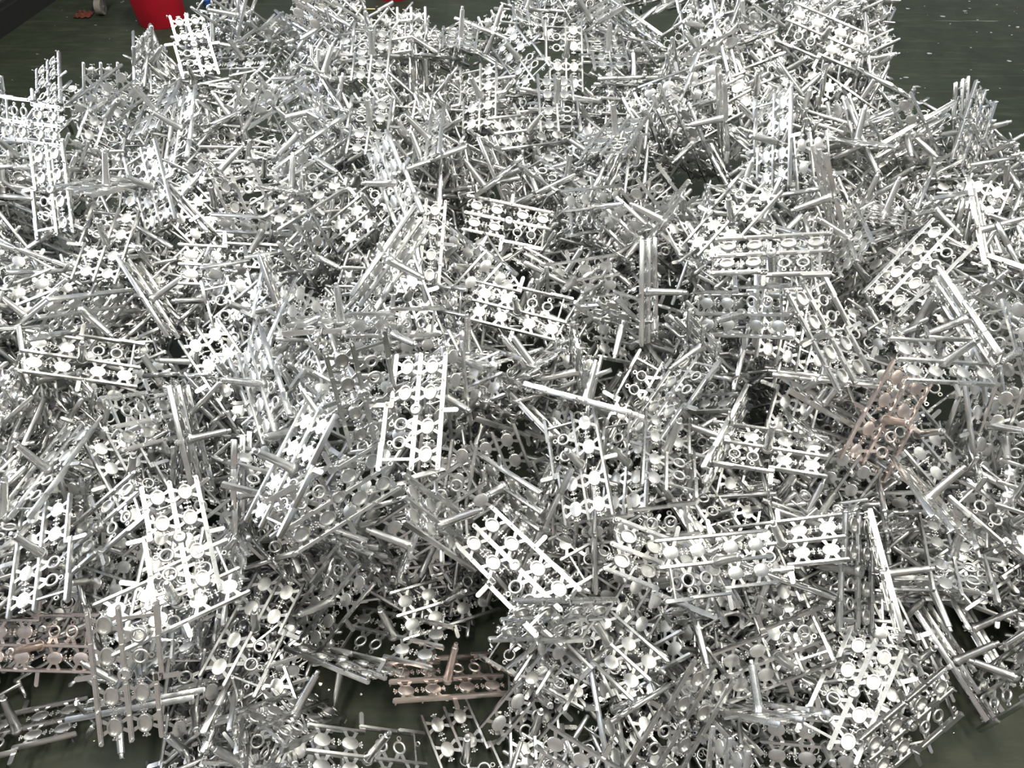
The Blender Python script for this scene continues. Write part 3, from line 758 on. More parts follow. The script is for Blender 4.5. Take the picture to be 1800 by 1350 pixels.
3593 7973 1471 5501 -2047 -3545 7279 0|silver casting, spike side out, spike left, tilted left, lower right centre of heap
3870 3751 1191 7251 -1649 -5425 3909 0|silver casting, spike side out, spike left, upright, bottom right centre of heap
6994 21385 6023 1556 790 2778 -9447 0|silver casting, spike side out, spike up right, tilted right, upper right of heap
-9577 16067 3598 9818 1002 -73 -1613 0|silver casting, spike side out, spike up left, level, mid-upper left of heap
-9713 10074 2361 8807 1428 -250 -4510 0|silver casting, spike side out, spike up left, tilted left, lower far left of heap
4210 8393 2161 7670 -3323 3458 -4262 0|silver casting, seen edge-on, spike up right, tilted left, lower right centre of heap
-8992 8403 1514 108 7059 -4899 -5115 0|silver casting, tray side out, upright, lower far left of heap
9845 12244 3733 9334 1995 -1407 2629 0|silver casting, spike side out, spike up right, tilted right, middle far right of heap
4803 15850 4252 5322 1677 -602 8276 0|silver casting, spike side out, spike up right, tilted left, mid-upper right centre of heap
7436 8207 1086 2397 -843 173 -9670 0|silver casting, spike side out, spike up right, tilted right, lower right of heap
-5637 11626 3449 4731 2230 1463 8397 0|silver casting, spike side out, spike up right, tilted left, middle left of heap
-5373 9018 1735 7360 4466 -1914 -4715 0|silver casting, spike side out, spike left, tilted left, lower left of heap
339 12511 3641 7744 -245 -4166 -4756 0|silver casting, seen edge-on, spike up left, level, middle centre of heap
-10651 19442 4365 7243 1080 1309 -6683 0|silver casting, spike side out, spike up left, upright, upper far left of heap
3637 14442 3215 7819 6055 16 -1483 0|silver casting, spike side out, spike down, level, mid-upper right centre of heap
-5750 5808 983 5174 -5290 -3322 5848 0|silver casting, seen edge-on, spike left, tilted right, bottom left of heap
-263 19279 4350 2953 4652 882 8298 0|silver casting, spike side out, spike up right, tilted left, upper centre of heap
9892 13605 4142 9539 1132 -951 2613 0|silver casting, spike side out, spike up right, tilted right, mid-upper far right of heap, lowermost
2582 19858 4766 4466 -1280 -3157 8273 0|silver casting, spike side out, spike up left, tilted left, upper right centre of heap
105 8993 2711 5083 4503 -7334 320 0|silver casting, seen edge-on, spike down left, tilted right, lower centre of heap
-5614 14014 4223 2902 7452 -1569 -5795 0|silver casting, seen edge-on, spike left, upright, mid-upper left of heap
-6399 4798 659 6209 -996 -261 7771 0|silver casting, spike side out, spike up left, upright, bottom left of heap, lowermost
4447 9509 1764 8821 -141 2889 -3718 0|silver casting, spike side out, spike right, tilted left, lower right centre of heap
"""
n_ind = 0
for line in IND.strip().split('\n'):
    num, label = line.split('|')
    v = [int(k) for k in num.split()]
    root = empty('casting_tree', (v[0] * 1e-4, v[1] * 1e-4, v[2] * 1e-4))
    root.rotation_mode = 'QUATERNION'
    root.rotation_quaternion = [k * 1e-4 for k in v[3:7]]
    tag(root, label, 'metal casting', 'zinc casting trees heaped on the floor')
    last = None
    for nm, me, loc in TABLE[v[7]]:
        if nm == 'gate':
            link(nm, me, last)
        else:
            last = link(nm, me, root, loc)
    n_ind += 1

# the castings past the three hundred that show largest: one joined object, real geometry
REST = """
-10304 26547 4965 994 468 2205 9692
-8018 18513 5049 6119 -5017 525 -6092
-13799 22056 4912 185 -5740 8107 1137
-5595 22161 6001 6381 -3047 -415 -7059
-610 25644 5700 9616 -1993 1486 -1160
-2441 18652 5228 9511 -2437 -1446 1231
-3954 19816 5020 4915 6924 -4156 -3259
-5873 19506 5643 257 7066 4900 -5098
-5827 17439 5195 6615 -2499 -1551 -6899
-746 18500 4552 3160 -3803 815 8654
10650 21836 6036 2452 7707 -5801 -966
9244 18720 5816 6832 -1824 -1299 -6951
9694 19147 5499 2449 7308 -4901 -4072
-7359 11836 2984 2264 8971 255 3785
9176 24501 6830 6731 -788 -2835 6785
-4537 25088 5938 2893 840 1852 -9354
1242 27257 6404 8150 1117 -5208 -2284
10367 25500 6325 6717 3982 2588 5685
-9292 26720 5825 1332 5143 2055 -8219
1654 27799 6422 7729 1449 1081 -6082
13648 20290 5065 4296 -418 -8716 -2324
13274 21078 5042 7551 1308 5309 -3618
9761 25727 6447 7560 6276 1728 -683
-4408 24567 6129 6378 3157 -6925 -1178
7393 27070 6880 7720 5429 812 -3205
6762 25615 7148 6448 4621 496 6068
1102 28123 6133 5189 2264 3422 -7499
11121 24378 6361 5132 466 3201 -7950
3094 26712 6822 2871 86 8260 -4850
10739 24827 6488 1179 -739 -4743 8693
1951 26648 6647 4285 2002 -3974 7864
9847 24982 6559 283 8786 -3973 2635
10595 25150 6389 476 4095 5885 -6955
4240 26691 6966 545 444 4373 -8965
-5362 25191 6233 8199 4507 1318 -3276
9334 24245 6808 8971 897 3137 -2980
4175 26612 6842 1642 -645 7120 6796
-15149 20865 5207 1094 -5397 -60 8347
13493 20513 5091 2480 -2269 3629 -8691
-5733 24892 6255 4830 1435 2825 -8162
10133 25213 6452 3512 5098 7656 1750
-4233 23583 6041 8327 3669 -1737 3766
-9649 27216 5700 6871 5161 5081 -578
-11620 24201 5283 5387 3210 1809 7577
10124 25859 6376 9277 2244 -2240 -1969
476 26169 6235 7233 -1271 1096 -6698
-3572 25050 5684 7788 4226 -51 4636
-12769 22620 4914 3557 7306 -1842 5530
-3228 24860 5518 6656 2563 -4732 5170
-11857 24173 5365 1374 6675 6028 4151
-6120 25684 5974 4403 -3924 4272 6853
9668 25216 6698 4600 2327 -79 -8568
7062 27107 6902 3123 -504 -9477 422
-3187 24896 5750 2208 2257 3687 8743
6101 26490 7028 8341 3777 -3582 -1824
-11855 24285 5378 137 -8427 2123 -4946
-6030 24798 6287 2702 -1453 -7234 6186
2647 16179 3554 5830 7209 2885 2390
6815 9526 1664 8756 -1964 -3567 -2598
-6226 6199 896 1341 -9041 -2889 -2850
2504 16851 3583 6894 -641 4518 5626
9468 17525 4681 7519 -21 727 6552
-514 22670 4761 6159 -2480 1698 -7282
8268 10714 2483 1579 -788 5550 -8129
-3567 20672 4709 3594 -6447 2363 -6320
527 12298 3835 7649 -986 -4397 -4602
-12885 18399 4449 6216 4737 -855 -6179
1058 12742 3338 8559 -294 200 5159
-5293 22889 5295 1271 5015 -1044 8494
9508 10911 2332 1686 -70 -121 9856
-198 12180 3227 1959 -1079 3665 -9031
-11778 11866 3075 4791 -864 8644 1256
-14082 19563 4835 565 -257 -1955 9787
-10143 27218 5112 385 2525 -3983 -8810
4021 10757 2088 2531 1494 4996 -8149
-12393 15410 4446 2129 1920 -7772 5602
-8810 11308 2202 9359 1810 74 3020
10358 23403 6189 450 2299 816 -9687
3253 9423 1763 8493 2978 2663 -3452
1885 9562 1782 3187 -1550 -3503 8670
5084 8272 1459 2130 3003 -2391 8985
2114 9003 1915 4282 -4435 -5396 5734
4738 13397 3074 5218 7646 -1933 -3251
-10221 10800 2397 3704 2233 3074 -8476
-1618 8755 2289 5826 7280 -3583 479
6604 8318 1067 4404 -4353 64 7852
-1614 19761 4641 1842 1519 -2090 9483
-892 16276 3453 7787 -2375 -941 5730
7767 11268 2593 6598 5509 2180 -4623
-11712 13077 3628 3840 -1008 -149 9177
1915 14355 3302 8065 2659 1167 5151
-5288 8303 984 1935 622 1260 -9710
3150 6012 871 774 -3013 7194 -6210
12868 14969 4748 8250 1080 2626 -4886
-1761 8909 1139 7485 769 -3267 5719
-1934 22033 4928 9208 3192 -1526 -1638
-9656 21512 4466 5210 1570 -4932 6787
-2911 20123 4997 4806 -976 -1870 8512
2062 9481 1761 7223 3350 -1850 -5760
7131 11974 3835 9434 -3183 200 -908
-11632 14820 4109 6691 -5285 -112 5224
-10174 27302 4974 6297 -6837 1997 -3101
-10203 19358 4158 3175 -1061 -871 9383
-9232 10527 1978 2847 -5441 4801 -6264
-9524 15061 2607 3319 -7208 -5206 -3151
-2699 13127 3503 9425 3311 326 -309
2606 18501 4793 6985 -4774 -5099 1558
-3176 15197 3696 9956 529 -767 109
-11405 24201 4811 7768 -524 631 6244
-1435 8338 435 9272 1587 1377 3102
1539 21862 4831 1174 -564 -3546 -9259
5401 7895 2187 4209 8890 -268 -1782
2177 17983 3945 6211 6137 4688 -1334
-4848 17828 3876 6084 -924 7305 -2961
-5601 8174 1502 1370 -507 7456 -6502
-13888 18212 4844 4455 -8250 -1126 3290
10852 9375 2976 2795 -6725 2720 6290
9165 8768 1542 9633 1828 -301 1942
-8410 21483 4938 5384 1205 -3309 -7656
-9221 15747 3154 7377 5142 1026 4252
6168 25520 6686 8063 3299 -3096 3811
1033 12164 3179 959 -1867 8636 -4583
3308 19363 4974 7488 -996 -3681 5422
1749 8884 2181 3363 6217 3284 6265
-6374 11958 3237 9017 1545 1429 -3777
-8322 9878 1908 8337 501 980 -5412
-11685 13643 4184 9527 -819 -2886 493
2552 12029 2219 5746 -3279 -2342 7123
-11231 10607 2623 1084 -7442 6358 -1735
-983 12526 3282 5201 872 -4108 7438
-3269 13011 3988 9252 -2460 690 2805
756 21298 4273 1282 1268 -2522 9507
7068 16747 5068 574 9006 2217 -3694
-10088 16791 3761 2669 -1247 -5668 7694
10664 17128 4993 6207 6064 3591 3435
10482 14668 4422 8148 1015 -1928 -5373
-11115 10313 3296 6778 1705 -952 -7088
-919 15123 3234 4246 -203 2768 -8618
4487 20663 5035 8151 2149 5225 -1283
6811 6412 424 6315 395 481 7729
4328 17142 4385 9856 664 -1478 -472
-8149 22417 4977 3598 1795 1332 -9059
8338 9111 1653 4719 6572 5121 -2884
3716 22530 5568 9384 -3416 -176 494
-1350 11904 3228 8608 4833 371 1553
-4434 8664 1066 7675 4704 2183 3768
-9474 18272 4108 9100 -1266 -3588 1647
3204 24700 5501 9939 795 489 593
-4636 21055 5187 9223 -3105 -2151 817
-9479 10167 1940 7757 5154 3211 -1722
8222 24324 6672 4159 -7987 1474 -4091
190 14843 3267 9133 -2210 1255 -3184
-4016 22954 5485 6017 4709 -1565 -6259
-10435 7688 682 4554 152 -208 -8899
4350 12668 2582 1029 -3278 -6087 7151
-6348 6860 1724 466 -6428 713 7613
6952 14865 4591 1176 1887 -3884 8943
3562 22438 4988 8797 3037 1543 -3319
-7776 11029 1904 2526 2400 689 -9348
-2193 9273 1041 1677 4507 6198 6202
10567 20201 4719 2346 -496 556 -9692
-1943 16829 3603 6462 682 -1502 7451
-9271 20920 4570 8520 5204 -42 -573
-10758 8031 2074 5773 3432 -3377 -6595
-1353 14833 3120 8940 3145 808 -3089
5809 13775 4134 146 -717 -5576 8269
-6090 7922 969 1477 -1457 653 9761
-411 20099 4642 3976 4097 -8119 1222
-9156 17886 3936 3871 -1036 -6771 6172
-4019 17619 3584 5981 6627 806 4434
-2970 18476 4697 7036 4697 4966 -1941
-1894 18729 4277 8348 2420 4940 220
5819 9727 1877 5444 -4490 4396 -5557
5321 15454 4735 9226 681 147 3795
-7738 12423 2636 4901 3091 364 -8142
-10842 16969 3747 4887 -5024 -1778 6908
-4969 20593 4665 5858 4805 -4900 -4311
10739 11850 3388 2310 6558 -757 7147
925 23881 4567 5438 3657 7535 531
-4529 18742 4221 5165 -821 2209 -8232
8925 9080 1348 2999 1692 1911 9192
-5427 17463 4413 329 310 1765 -9833
1769 7737 724 9365 2806 613 2012
4208 12151 2334 1138 -4571 6412 -6058
5471 12864 3808 5691 5900 3722 4353
8247 9554 2275 4552 3543 -7403 -3452
-167 18851 3787 3373 1718 4490 -8094
-8728 11068 2022 2292 2334 -6044 -7264
2352 19739 4778 6408 -5750 -1953 4697
4807 10221 1946 2882 9431 -1076 1262
191 21870 4308 8624 1593 -1965 -4385
-1101 11910 3048 8799 2950 2800 -2457
1373 18146 3534 8668 1629 370 -4699
7550 8885 1536 2372 3127 1488 -9077
-5354 5174 507 9189 2217 33 3264
8152 20138 5686 3402 -5 340 9397
8908 11241 2573 3638 1269 -1606 9087
7659 8006 909 9073 2121 119 3629
3191 16346 3408 7574 1033 -2588 -5905
10993 22963 5750 5923 771 3255 -7331
10284 10156 2143 423 -7529 -199 6565
1768 8067 672 9906 388 -1048 793
1412 10338 1954 7019 -6570 787 -2636
6721 21628 5823 5009 3821 302 7760
10401 21971 5164 8423 -1359 -4215 3071
4122 13731 2851 1731 5345 -1180 -8188
4550 17093 4450 9864 832 -943 1057
-7768 10512 1967 6160 -1461 7653 -1160
10050 23118 5626 5758 7937 1075 -1637
10694 20373 4606 5349 -1032 -4854 -6838
-2422 11554 3917 3943 292 9118 -1110
10376 9927 1979 5357 -596 259 -8419
-2028 18426 4642 4887 5215 -3629 -5978
8329 11181 2494 1503 1551 4666 -8577
799 17609 2963 5287 -1618 491 -8318
-3621 8987 1848 2803 -6135 -4337 5974
7202 24118 6458 7383 -151 -1853 -6484
-4381 17206 3560 4179 886 4149 -8034
8659 10360 1887 8391 -4389 -3125 751
7268 9370 1367 5527 -4037 -903 -7234
-4823 7578 461 7776 430 -578 6247
-6514 7275 1074 1888 -9550 -829 -2130
6275 25058 6430 1175 -3470 3915 -8441
-4981 7418 464 168 -348 -2384 9704
-8908 18527 4012 5257 -1737 2089 -8061
9799 9116 1530 4224 -1030 -1688 8846
9072 23569 5928 6824 3561 4687 -4334
-11251 12471 2761 4069 -7975 4181 1540
11936 19383 4622 6088 -125 -2044 -7664
-5107 21168 5521 8412 -2643 -29 -4716
-6704 12407 2753 2368 3865 -2304 -8611
-8871 21135 4426 3832 -7403 -90 5523
13861 18845 4830 809 120 7488 -6578
-83 8795 782 447 655 5845 -8075
3905 22023 5232 233 -745 2683 -9602
-3002 8567 1141 2631 -140 -1043 9590
-7056 11000 1989 617 -2113 -4320 8746
-10166 8642 1678 5351 2982 3347 -7161
7066 21148 5885 9080 1878 -464 -3717
-6449 7210 1325 1920 7623 -5946 1688
7957 9052 1344 4452 5873 -4543 5005
-1736 11177 2755 6510 629 -2301 7206
-12573 21574 4317 7878 2818 1478 -5274
6639 11267 3150 7613 -159 3520 5443
-10190 16773 3582 6121 -2206 -2124 -7291
-3926 10269 4278 2730 -4098 2286 8398
-3860 8678 1863 189 -1325 -7750 6177
13757 20191 4290 4756 -1690 -960 -8579
2258 22033 4282 8971 1226 1311 4036
2331 23572 4708 1446 1977 -6209 7446
1460 22536 5067 744 -139 -9448 3188
2833 26862 5763 8529 258 1485 -4999
-9992 20850 4088 371 -4603 5817 -6695
2374 21514 4790 6096 2671 -457 -7450
-3733 16953 3871 4509 1503 -1051 8735
-3374 15594 3386 9203 3604 1415 565
-7637 17145 3498 4441 -6766 -5328 2471
6651 9520 1868 571 -2319 -2872 -9276
-14630 19663 4351 6808 2885 2454 -6270
-2686 21452 5002 4146 -4398 -5857 5400
6298 5462 39 9636 29 -27 2675
4383 4863 132 8454 0 440 -5323
-959 20026 4261 2978 736 3982 8645
3915 6815 776 7123 -1139 -3244 6119
7021 26785 6495 8590 -2923 722 4142
-898 25254 5135 8996 -2148 1524 -3485
5025 15269 4230 3266 7599 -3577 -4335
-10900 14252 3066 4003 2311 1275 -8775
4689 20975 4326 815 -7529 968 -6459
7748 18713 5201 7235 2561 6398 406
13769 18471 4483 9116 -964 -1594 3665
7785 14650 3302 2547 -9113 547 3187
-7975 8716 1591 7666 988 -1289 -6213
-7860 5939 1221 8548 -1871 -4840 -16
-1061 20041 4214 6441 1535 -666 -7464
-7545 25317 4435 6178 -3837 2369 -6442
-2228 10941 2622 8651 3443 1836 -3152
2693 10018 1704 4386 -474 -2491 -8621
12606 15665 4268 6086 2960 778 7321
434 7224 1374 1537 5620 -3598 7288
-1491 18849 4012 6230 967 -4906 6015
-6047 16692 3775 6442 -4902 -4767 -3428
-4239 13407 3878 8792 690 506 -4686
-7109 11339 2058 3063 -4139 -8547 -655
2742 11148 2114 4891 -1457 3310 -7937
-6305 8416 2277 4181 -456 8980 -1295
-12314 15623 3661 4737 -5018 1019 -7165
-5567 8702 1965 348 -5035 -5716 6470
5997 6413 755 3902 8759 -2163 -1836
-7147 15143 3184 9283 3568 98 -1041
6883 10402 1975 158 -7918 6104 -163
4789 24094 5602 891 3154 4376 -8373
9854 14012 3768 3245 -591 -4242 8434
8999 15368 3377 6377 -1201 6081 -4573
-7894 13372 2869 8073 1429 -5725 -34
9830 22195 5106 6502 2790 -4968 5026
-4807 12648 3740 174 -4928 5519 -6725
-1917 22194 4504 2635 4560 4499 -7213
-631 25721 4964 3667 4118 -3570 7540
-433 9528 2180 986 6341 -175 7668
11096 18987 3972 3369 425 3288 -8812
-14081 18513 4175 7273 5341 -3010 3083
5397 13204 3368 84 955 4101 -9070
10127 10435 2199 6219 2332 -1660 7289
-12704 14911 3553 3527 -5109 -163 -7838
-2117 22282 4788 7051 5825 -2244 3364
6058 10641 2025 8489 815 -3868 3508
4362 11500 2029 563 386 135 -9976
-1498 8627 470 7091 1429 1894 6640
1414 9134 1809 8984 122 1052 4262
-4089 13149 3968 1327 3708 657 -9169
13885 17552 4486 4997 -6990 -4942 1325
1664 26512 5737 1769 -272 9360 3031
1048 12799 3182 7931 3507 -4975 -194
-12339 19454 4480 8895 4557 204 271
-7901 9701 1505 2462 -4641 -8214 -2220
-4135 12279 3801 7494 3010 5797 -1089
6958 19404 5180 830 8791 -4475 -1415
1004 8117 1535 8619 3390 3765 203
6761 16615 5036 816 -1521 7346 -6562
1953 27142 5731 9988 -135 460 59
-12017 14120 3306 5012 1558 992 8454
-441 14625 2996 2454 3965 5471 6951
-8794 6783 680 2816 258 398 9584
-4935 20205 4850 3099 4939 -8101 -614
11844 21477 5123 5132 -674 -1105 8485
9826 16502 3803 797 -493 1373 9861
-6269 20862 4917 5247 -591 -2670 8062
8276 7892 433 5502 1054 688 8255
-1709 16485 3820 8933 2677 2421 -2679
7610 19595 5245 1229 -1862 -1803 -9580
-11235 7976 954 4459 2199 -1785 8491
727 20280 4040 9412 1446 -880 2925
5372 7359 1005 3567 314 5585 -7482
-14132 18135 3318 5653 4579 -824 -6811
-11283 17464 3048 9619 1601 898 -2026
5845 14556 4450 2083 1343 -2519 9355
11740 19156 4069 8239 -4560 -2856 -1779
713 15043 3000 1524 6635 -2154 7001
-2901 12618 3515 5825 3959 -2664 6580
-3431 23068 4733 5903 3825 -6330 3234
-713 8983 1514 8095 -3679 246 -4568
14317 20543 4353 132 3842 -37 9232
-6242 7742 1494 7161 2912 -3874 -5024
7262 26379 6502 6468 4902 -843 5781
-8718 20195 4393 5296 -2268 4132 -7052
69 19548 3949 4973 -5584 6286 -2139
-12518 19456 4449 5697 6930 -2909 3324
-669 14548 2940 182 -88 3587 -9332
4083 19819 4035 2817 5603 5902 -5083
4867 11942 2148 3983 -284 567 9151
-10399 26850 4339 9603 -1888 1240 -1638
8109 20060 5290 3033 -5858 121 -7515
-7709 12289 2956 6397 -7144 -288 -2820
-7245 10936 1624 1412 -2057 -6331 7327
-1731 16093 3369 340 7473 -4179 -5155
10680 19124 4198 347 -3250 988 -9399
6861 23998 6107 5845 5867 1288 5455
5432 13219 3204 9074 4188 352 -24
11783 16157 4228 6832 1053 5403 -4798
8684 8386 1056 236 -2510 -3441 -9044
-2222 11328 2457 2865 3482 -180 -8924
4880 15401 4352 6634 4699 -1290 5679
-12835 19453 4280 2013 -3244 9101 1609
10856 16533 4436 3615 2360 -4238 7962
9062 21388 5374 7480 2768 6031 58
1179 19482 4314 3898 8098 -4145 1433
5208 10391 1197 9753 -808 -1430 1479
-7498 6092 1252 5689 3342 4533 -5993
8951 14992 3415 2150 -4233 8290 -2957
-8487 10677 1840 1781 -1198 -357 -9760
-3848 10000 3509 1895 -2505 1463 9380
2850 6324 261 9863 1259 -363 -1007
-9075 7360 1009 4465 -2641 -6006 6084
-9639 17308 3331 2867 1324 -5991 7357
5077 13717 3555 2181 3123 -3037 8733
1827 15014 2599 1232 3248 -872 -9337
-11037 24484 4712 4594 -556 -8865 33
-11179 14862 3619 8135 602 3308 -4745
-3137 21815 5005 3186 1465 -5766 7379
4229 17057 3493 7093 942 866 -6932
-12781 14222 3768 1614 -5051 -6669 5236
-2427 24225 5229 3969 -6534 -6297 -1380
-6193 23404 5280 376 9 -2131 -9763
-9098 20871 4269 7035 -291 6271 -3330
10069 20629 5230 4605 -3328 1180 8144
4173 20897 4903 3884 3314 -1276 8503
8957 22945 5573 7906 4658 3216 -2333
13763 20023 4628 4645 2920 -1631 8200
5792 23775 5982 9144 433 -3507 1974
5942 17162 5248 4454 -2117 -1340 -8596
-5739 22990 5227 2582 7403 -1566 6007
-3532 21017 5111 4156 2628 -4762 7289
-1906 14522 3580 2178 -3718 -3900 8138
8462 16225 4154 4647 2644 -3076 7871
-5314 21024 5279 4886 -1174 -5671 6526
6886 23318 6080 1539 -1601 4797 8489
1211 17390 3284 7560 -2597 -4574 -3896
1036 18682 3632 5740 6783 486 -4561
20 22459 4703 2446 -1580 -4107 8640
8405 15828 4654 1215 1161 -1938 -9665
-8879 18618 4213 1651 1474 -3489 9106
-13761 17884 3593 3625 2644 1954 -8721
4179 16615 3238 3510 7193 -1935 5673
8771 25479 6468 277 3316 -149 9429
-10947 17123 3432 3039 1048 2524 -9126
-1850 14890 3339 9138 4043 -373 148
2147 15080 3383 1697 -4768 5677 -6493
-5507 17989 4244 4106 1017 1147 8988
-8202 15887 3180 9167 -1037 -1935 3338
2744 17368 3502 9152 -1235 252 -3828
-8573 23832 4785 1760 9036 3736 -1135
982 17467 2989 8825 1524 1556 4169
-4161 15512 3227 7237 3599 -1454 5706
-7956 20955 4585 1184 304 -477 9914
-10220 22591 4533 7999 2658 4020 3576
-7733 20007 4421 9601 1622 1542 1679
10398 22676 5294 4804 647 -2885 8257
-3222 14526 4055 7204 4422 -1947 4976
287 23149 4517 953 115 -5041 -8583
9913 17966 4659 4163 -1836 2669 -8495
10086 14423 3763 7751 3540 -4361 2893
9779 18101 4524 4319 279 -1690 8855
-10633 15963 3108 4863 6184 -4962 3673
4402 17421 3734 1283 3138 -7285 -5953
4353 20662 4716 6234 6824 1181 -3630
-3460 16747 4227 2597 -7011 4518 -4868
5467 20854 4699 4368 236 -1282 8901
699 19396 3661 6761 -2003 3585 -6117
-792 18641 3779 556 1443 5926 -7905
-9454 15735 2435 9286 -434 -2707 -2501
-10871 26747 4444 6331 636 6471 -4200
-5492 16986 3433 7379 1903 -1315 6340
-10072 17490 3625 5358 -6278 -4507 3399
5009 16813 4934 6197 4436 5625 3207
-12067 18533 4101 8121 3162 -348 -4891
-7586 26982 4867 6315 6451 -2602 -3426
-4689 20217 5117 4074 8739 -1918 -1831
7235 23024 6089 7520 2635 1424 -5873
13265 16716 4585 7420 1238 -5940 -2851
-12642 18868 3793 9109 79 -3303 -2472
5018 26234 6346 4012 1259 -2546 -8708
-12657 18938 4443 8057 -173 3432 4824
-2977 23117 5239 2145 6877 -3780 -5815
3812 24936 5780 2816 9373 -1717 -1129
-2765 24118 5573 1284 5422 -7991 2256
-4759 17547 3624 4198 -3216 -2062 8233
-8839 27346 4791 8751 -354 -1925 4426
2240 17682 3173 9503 -2591 -1231 -1209
8420 25207 6568 6385 5506 3998 3596
-6357 19253 4605 2536 -1790 1005 9453
-2981 20247 4915 5946 2765 1912 -7304
6178 19167 4458 4099 3474 1269 8338
-2575 14936 3801 5179 5467 528 -6558
8502 23455 5772 1189 2114 1720 -9548
3464 17476 3318 6172 2868 1349 -7201
-7710 15511 3578 7109 6305 -3000 -842
6992 19202 5151 38 -5048 2417 8287
-4175 19685 4291 7583 3938 -2461 4575
-2065 20994 4788 3865 3966 89 8326
-2839 19236 4626 6831 7048 -434 1866
4395 17052 3929 2633 2974 1653 -9027
-12654 14413 3544 842 2794 -2131 9324
981 18001 3500 7953 3864 -479 4646
-10467 24507 4386 1268 388 -1296 9827
10608 21122 4675 2541 -8970 -671 3555
2324 17671 3700 572 -3149 3564 -8778
14429 19464 4838 8149 2504 3668 3725
3237 17633 3357 6707 1016 -3277 6576
-123 18264 3116 5082 -958 2347 -8231
769 18474 4224 662 -2266 4110 8805
-11869 18165 3787 7973 3019 194 5223
-9850 15231 2924 3513 -461 -4654 8111
-13967 17933 3449 9017 -3795 1000 1814
-309 17951 3082 4172 4550 -3573 7008
-4813 20308 4446 325 4678 4595 -7543
5078 21774 5640 2116 -305 9762 -362
3343 19443 4627 841 6799 641 -7257
7364 15198 4405 6983 1019 -6572 2647
6827 14575 4821 3844 -5716 6356 -3486
8646 16628 4789 5075 2891 -194 8115
-13572 16780 3976 6747 5683 1325 -4519
-5445 16201 3050 3852 -1707 -7767 -4682
-11926 21342 4018 7421 2318 84 6288
4149 23619 5297 2991 3722 -7412 4717
-1794 19126 4522 695 -6838 -3570 6325
-1802 14593 3528 676 9232 -2364 -2955
4815 22641 5712 7209 3627 5875 594
-14475 20679 4515 2975 -712 -1080 9459
-8726 19107 4251 8861 2018 -1271 -3973
7362 18176 4999 1007 665 -1191 9855
-5946 19473 4748 6852 248 2782 6727
10238 23286 5367 3148 -5382 -4014 6709
9784 20299 5024 9545 1392 -1979 -1743
-1106 22924 4990 6186 7830 189 620
-2156 18570 4193 3644 -3273 -559 -8700
10881 23327 5910 4351 5577 2344 6669
-11395 21208 4027 2871 5716 -5465 -5405
1398 15943 3510 9565 -1534 2440 -454
-870 22241 4773 8265 -4590 -281 -3248
9501 15856 3377 8771 4023 -230 2615
8317 21386 5735 874 3963 2197 8871
-586 21469 4498 9042 2071 -2525 -2754
-9336 24859 4182 1371 -2742 7829 -5414
-5012 20615 5022 3740 981 -896 -9179
13743 18997 4309 5104 1909 165 8383
-6501 24678 5507 8617 3208 -3605 1566
2564 17020 3369 4477 -1392 5673 -6770
-9930 14979 2875 8515 -1539 -1193 4869
3044 16563 3116 8780 2952 2166 -3083
181 21553 4188 8793 984 -4650 -318
-9942 15444 3363 1750 -1209 4179 -8833
-12855 18035 4125 1064 2566 4124 8676
6328 16037 4920 5743 -1130 7077 -3958
-10823 26199 4260 6819 -4692 -2338 5100
10426 16083 4234 5621 -450 1630 -8096
-11270 20663 3643 6970 4669 3073 -4491
-13275 14412 2641 9388 632 -1817 -2857
10061 17401 3851 7016 1705 -2113 6588
6600 10879 1415 5602 288 -1700 8102
-5660 9957 2244 9167 3369 -2070 568
8124 10205 1025 9868 985 1279 145
10736 17821 4066 3748 -5633 -1784 7144
6704 9444 1153 1796 2140 -4539 8462
-1090 22689 4259 8654 4548 998 -1852
12485 8205 378 8216 1554 -1156 -5362
-12015 25611 4435 5506 -453 -5585 6187
-14466 15973 2951 4706 -4072 2816 7304
6515 8894 1121 6871 6741 2269 -1485
-7654 16092 2951 6624 -5634 4825 1050
-11162 10608 1775 9994 140 309 -108
3774 23289 4227 4862 1731 72 8565
-5629 10854 2411 5856 5113 2960 -5551
-10458 10372 1339 4137 6086 -6106 2927
-6688 11582 2190 8877 3083 1313 3158
-7409 7245 880 7891 5934 -105 1580
7630 12281 2366 4212 -5103 -1806 7277
2726 26280 5480 7446 950 -768 6562
-3419 25544 5355 9889 -1100 -572 -816
8811 15517 2928 7483 2166 -336 6261
-2107 26408 5234 504 -3708 9273 -13
-13828 17353 3223 4626 4148 6605 4215
11789 19667 4090 5782 6353 2884 -4230
11013 12949 3276 6338 370 3062 7094
10294 15015 3643 9398 419 3354 -502
9210 13615 3545 3780 -4246 2257 7911
-11894 11230 1701 6427 -5511 -4303 -3132
7077 13412 3128 9174 3222 -2266 -558
1976 11311 1818 6586 -1699 5529 -4813
-1120 14300 2747 4654 4709 542 -7475
2274 12700 2305 9417 288 2019 2677
4370 11390 1199 7160 2481 -1955 6226
100 8778 1363 1428 -6050 4815 6179
-9438 27539 4926 8559 1373 -4723 -1598
13929 17156 3894 6228 -170 -1855 7599
13784 20981 4258 9755 348 -656 -2072
11570 16042 3699 5574 5752 3599 4785
-5205 16625 2934 1434 -436 -4670 -8715
-3916 18652 3915 5385 -6533 4482 2870
-2809 18025 3869 6657 -677 -2886 6849
-12314 23199 4247 1008 2179 -2501 9380
-15297 22073 4270 9061 -437 3938 1483
-7436 10741 1593 7243 -3944 207 -5652
-11311 21707 3563 7911 -705 5732 -2016
-6293 6246 551 6442 -2227 177 -7315
-5439 20353 4614 3726 3303 -5524 6685
6308 10824 1050 8191 4665 825 -3236
12331 19972 4331 2905 -1440 2738 -9055
-6056 7759 932 8380 1920 3726 3493
-6974 6329 1062 1178 3986 999 9040
13038 13585 3465 3306 1946 601 9215
6080 9207 1234 3397 2958 4536 -7689
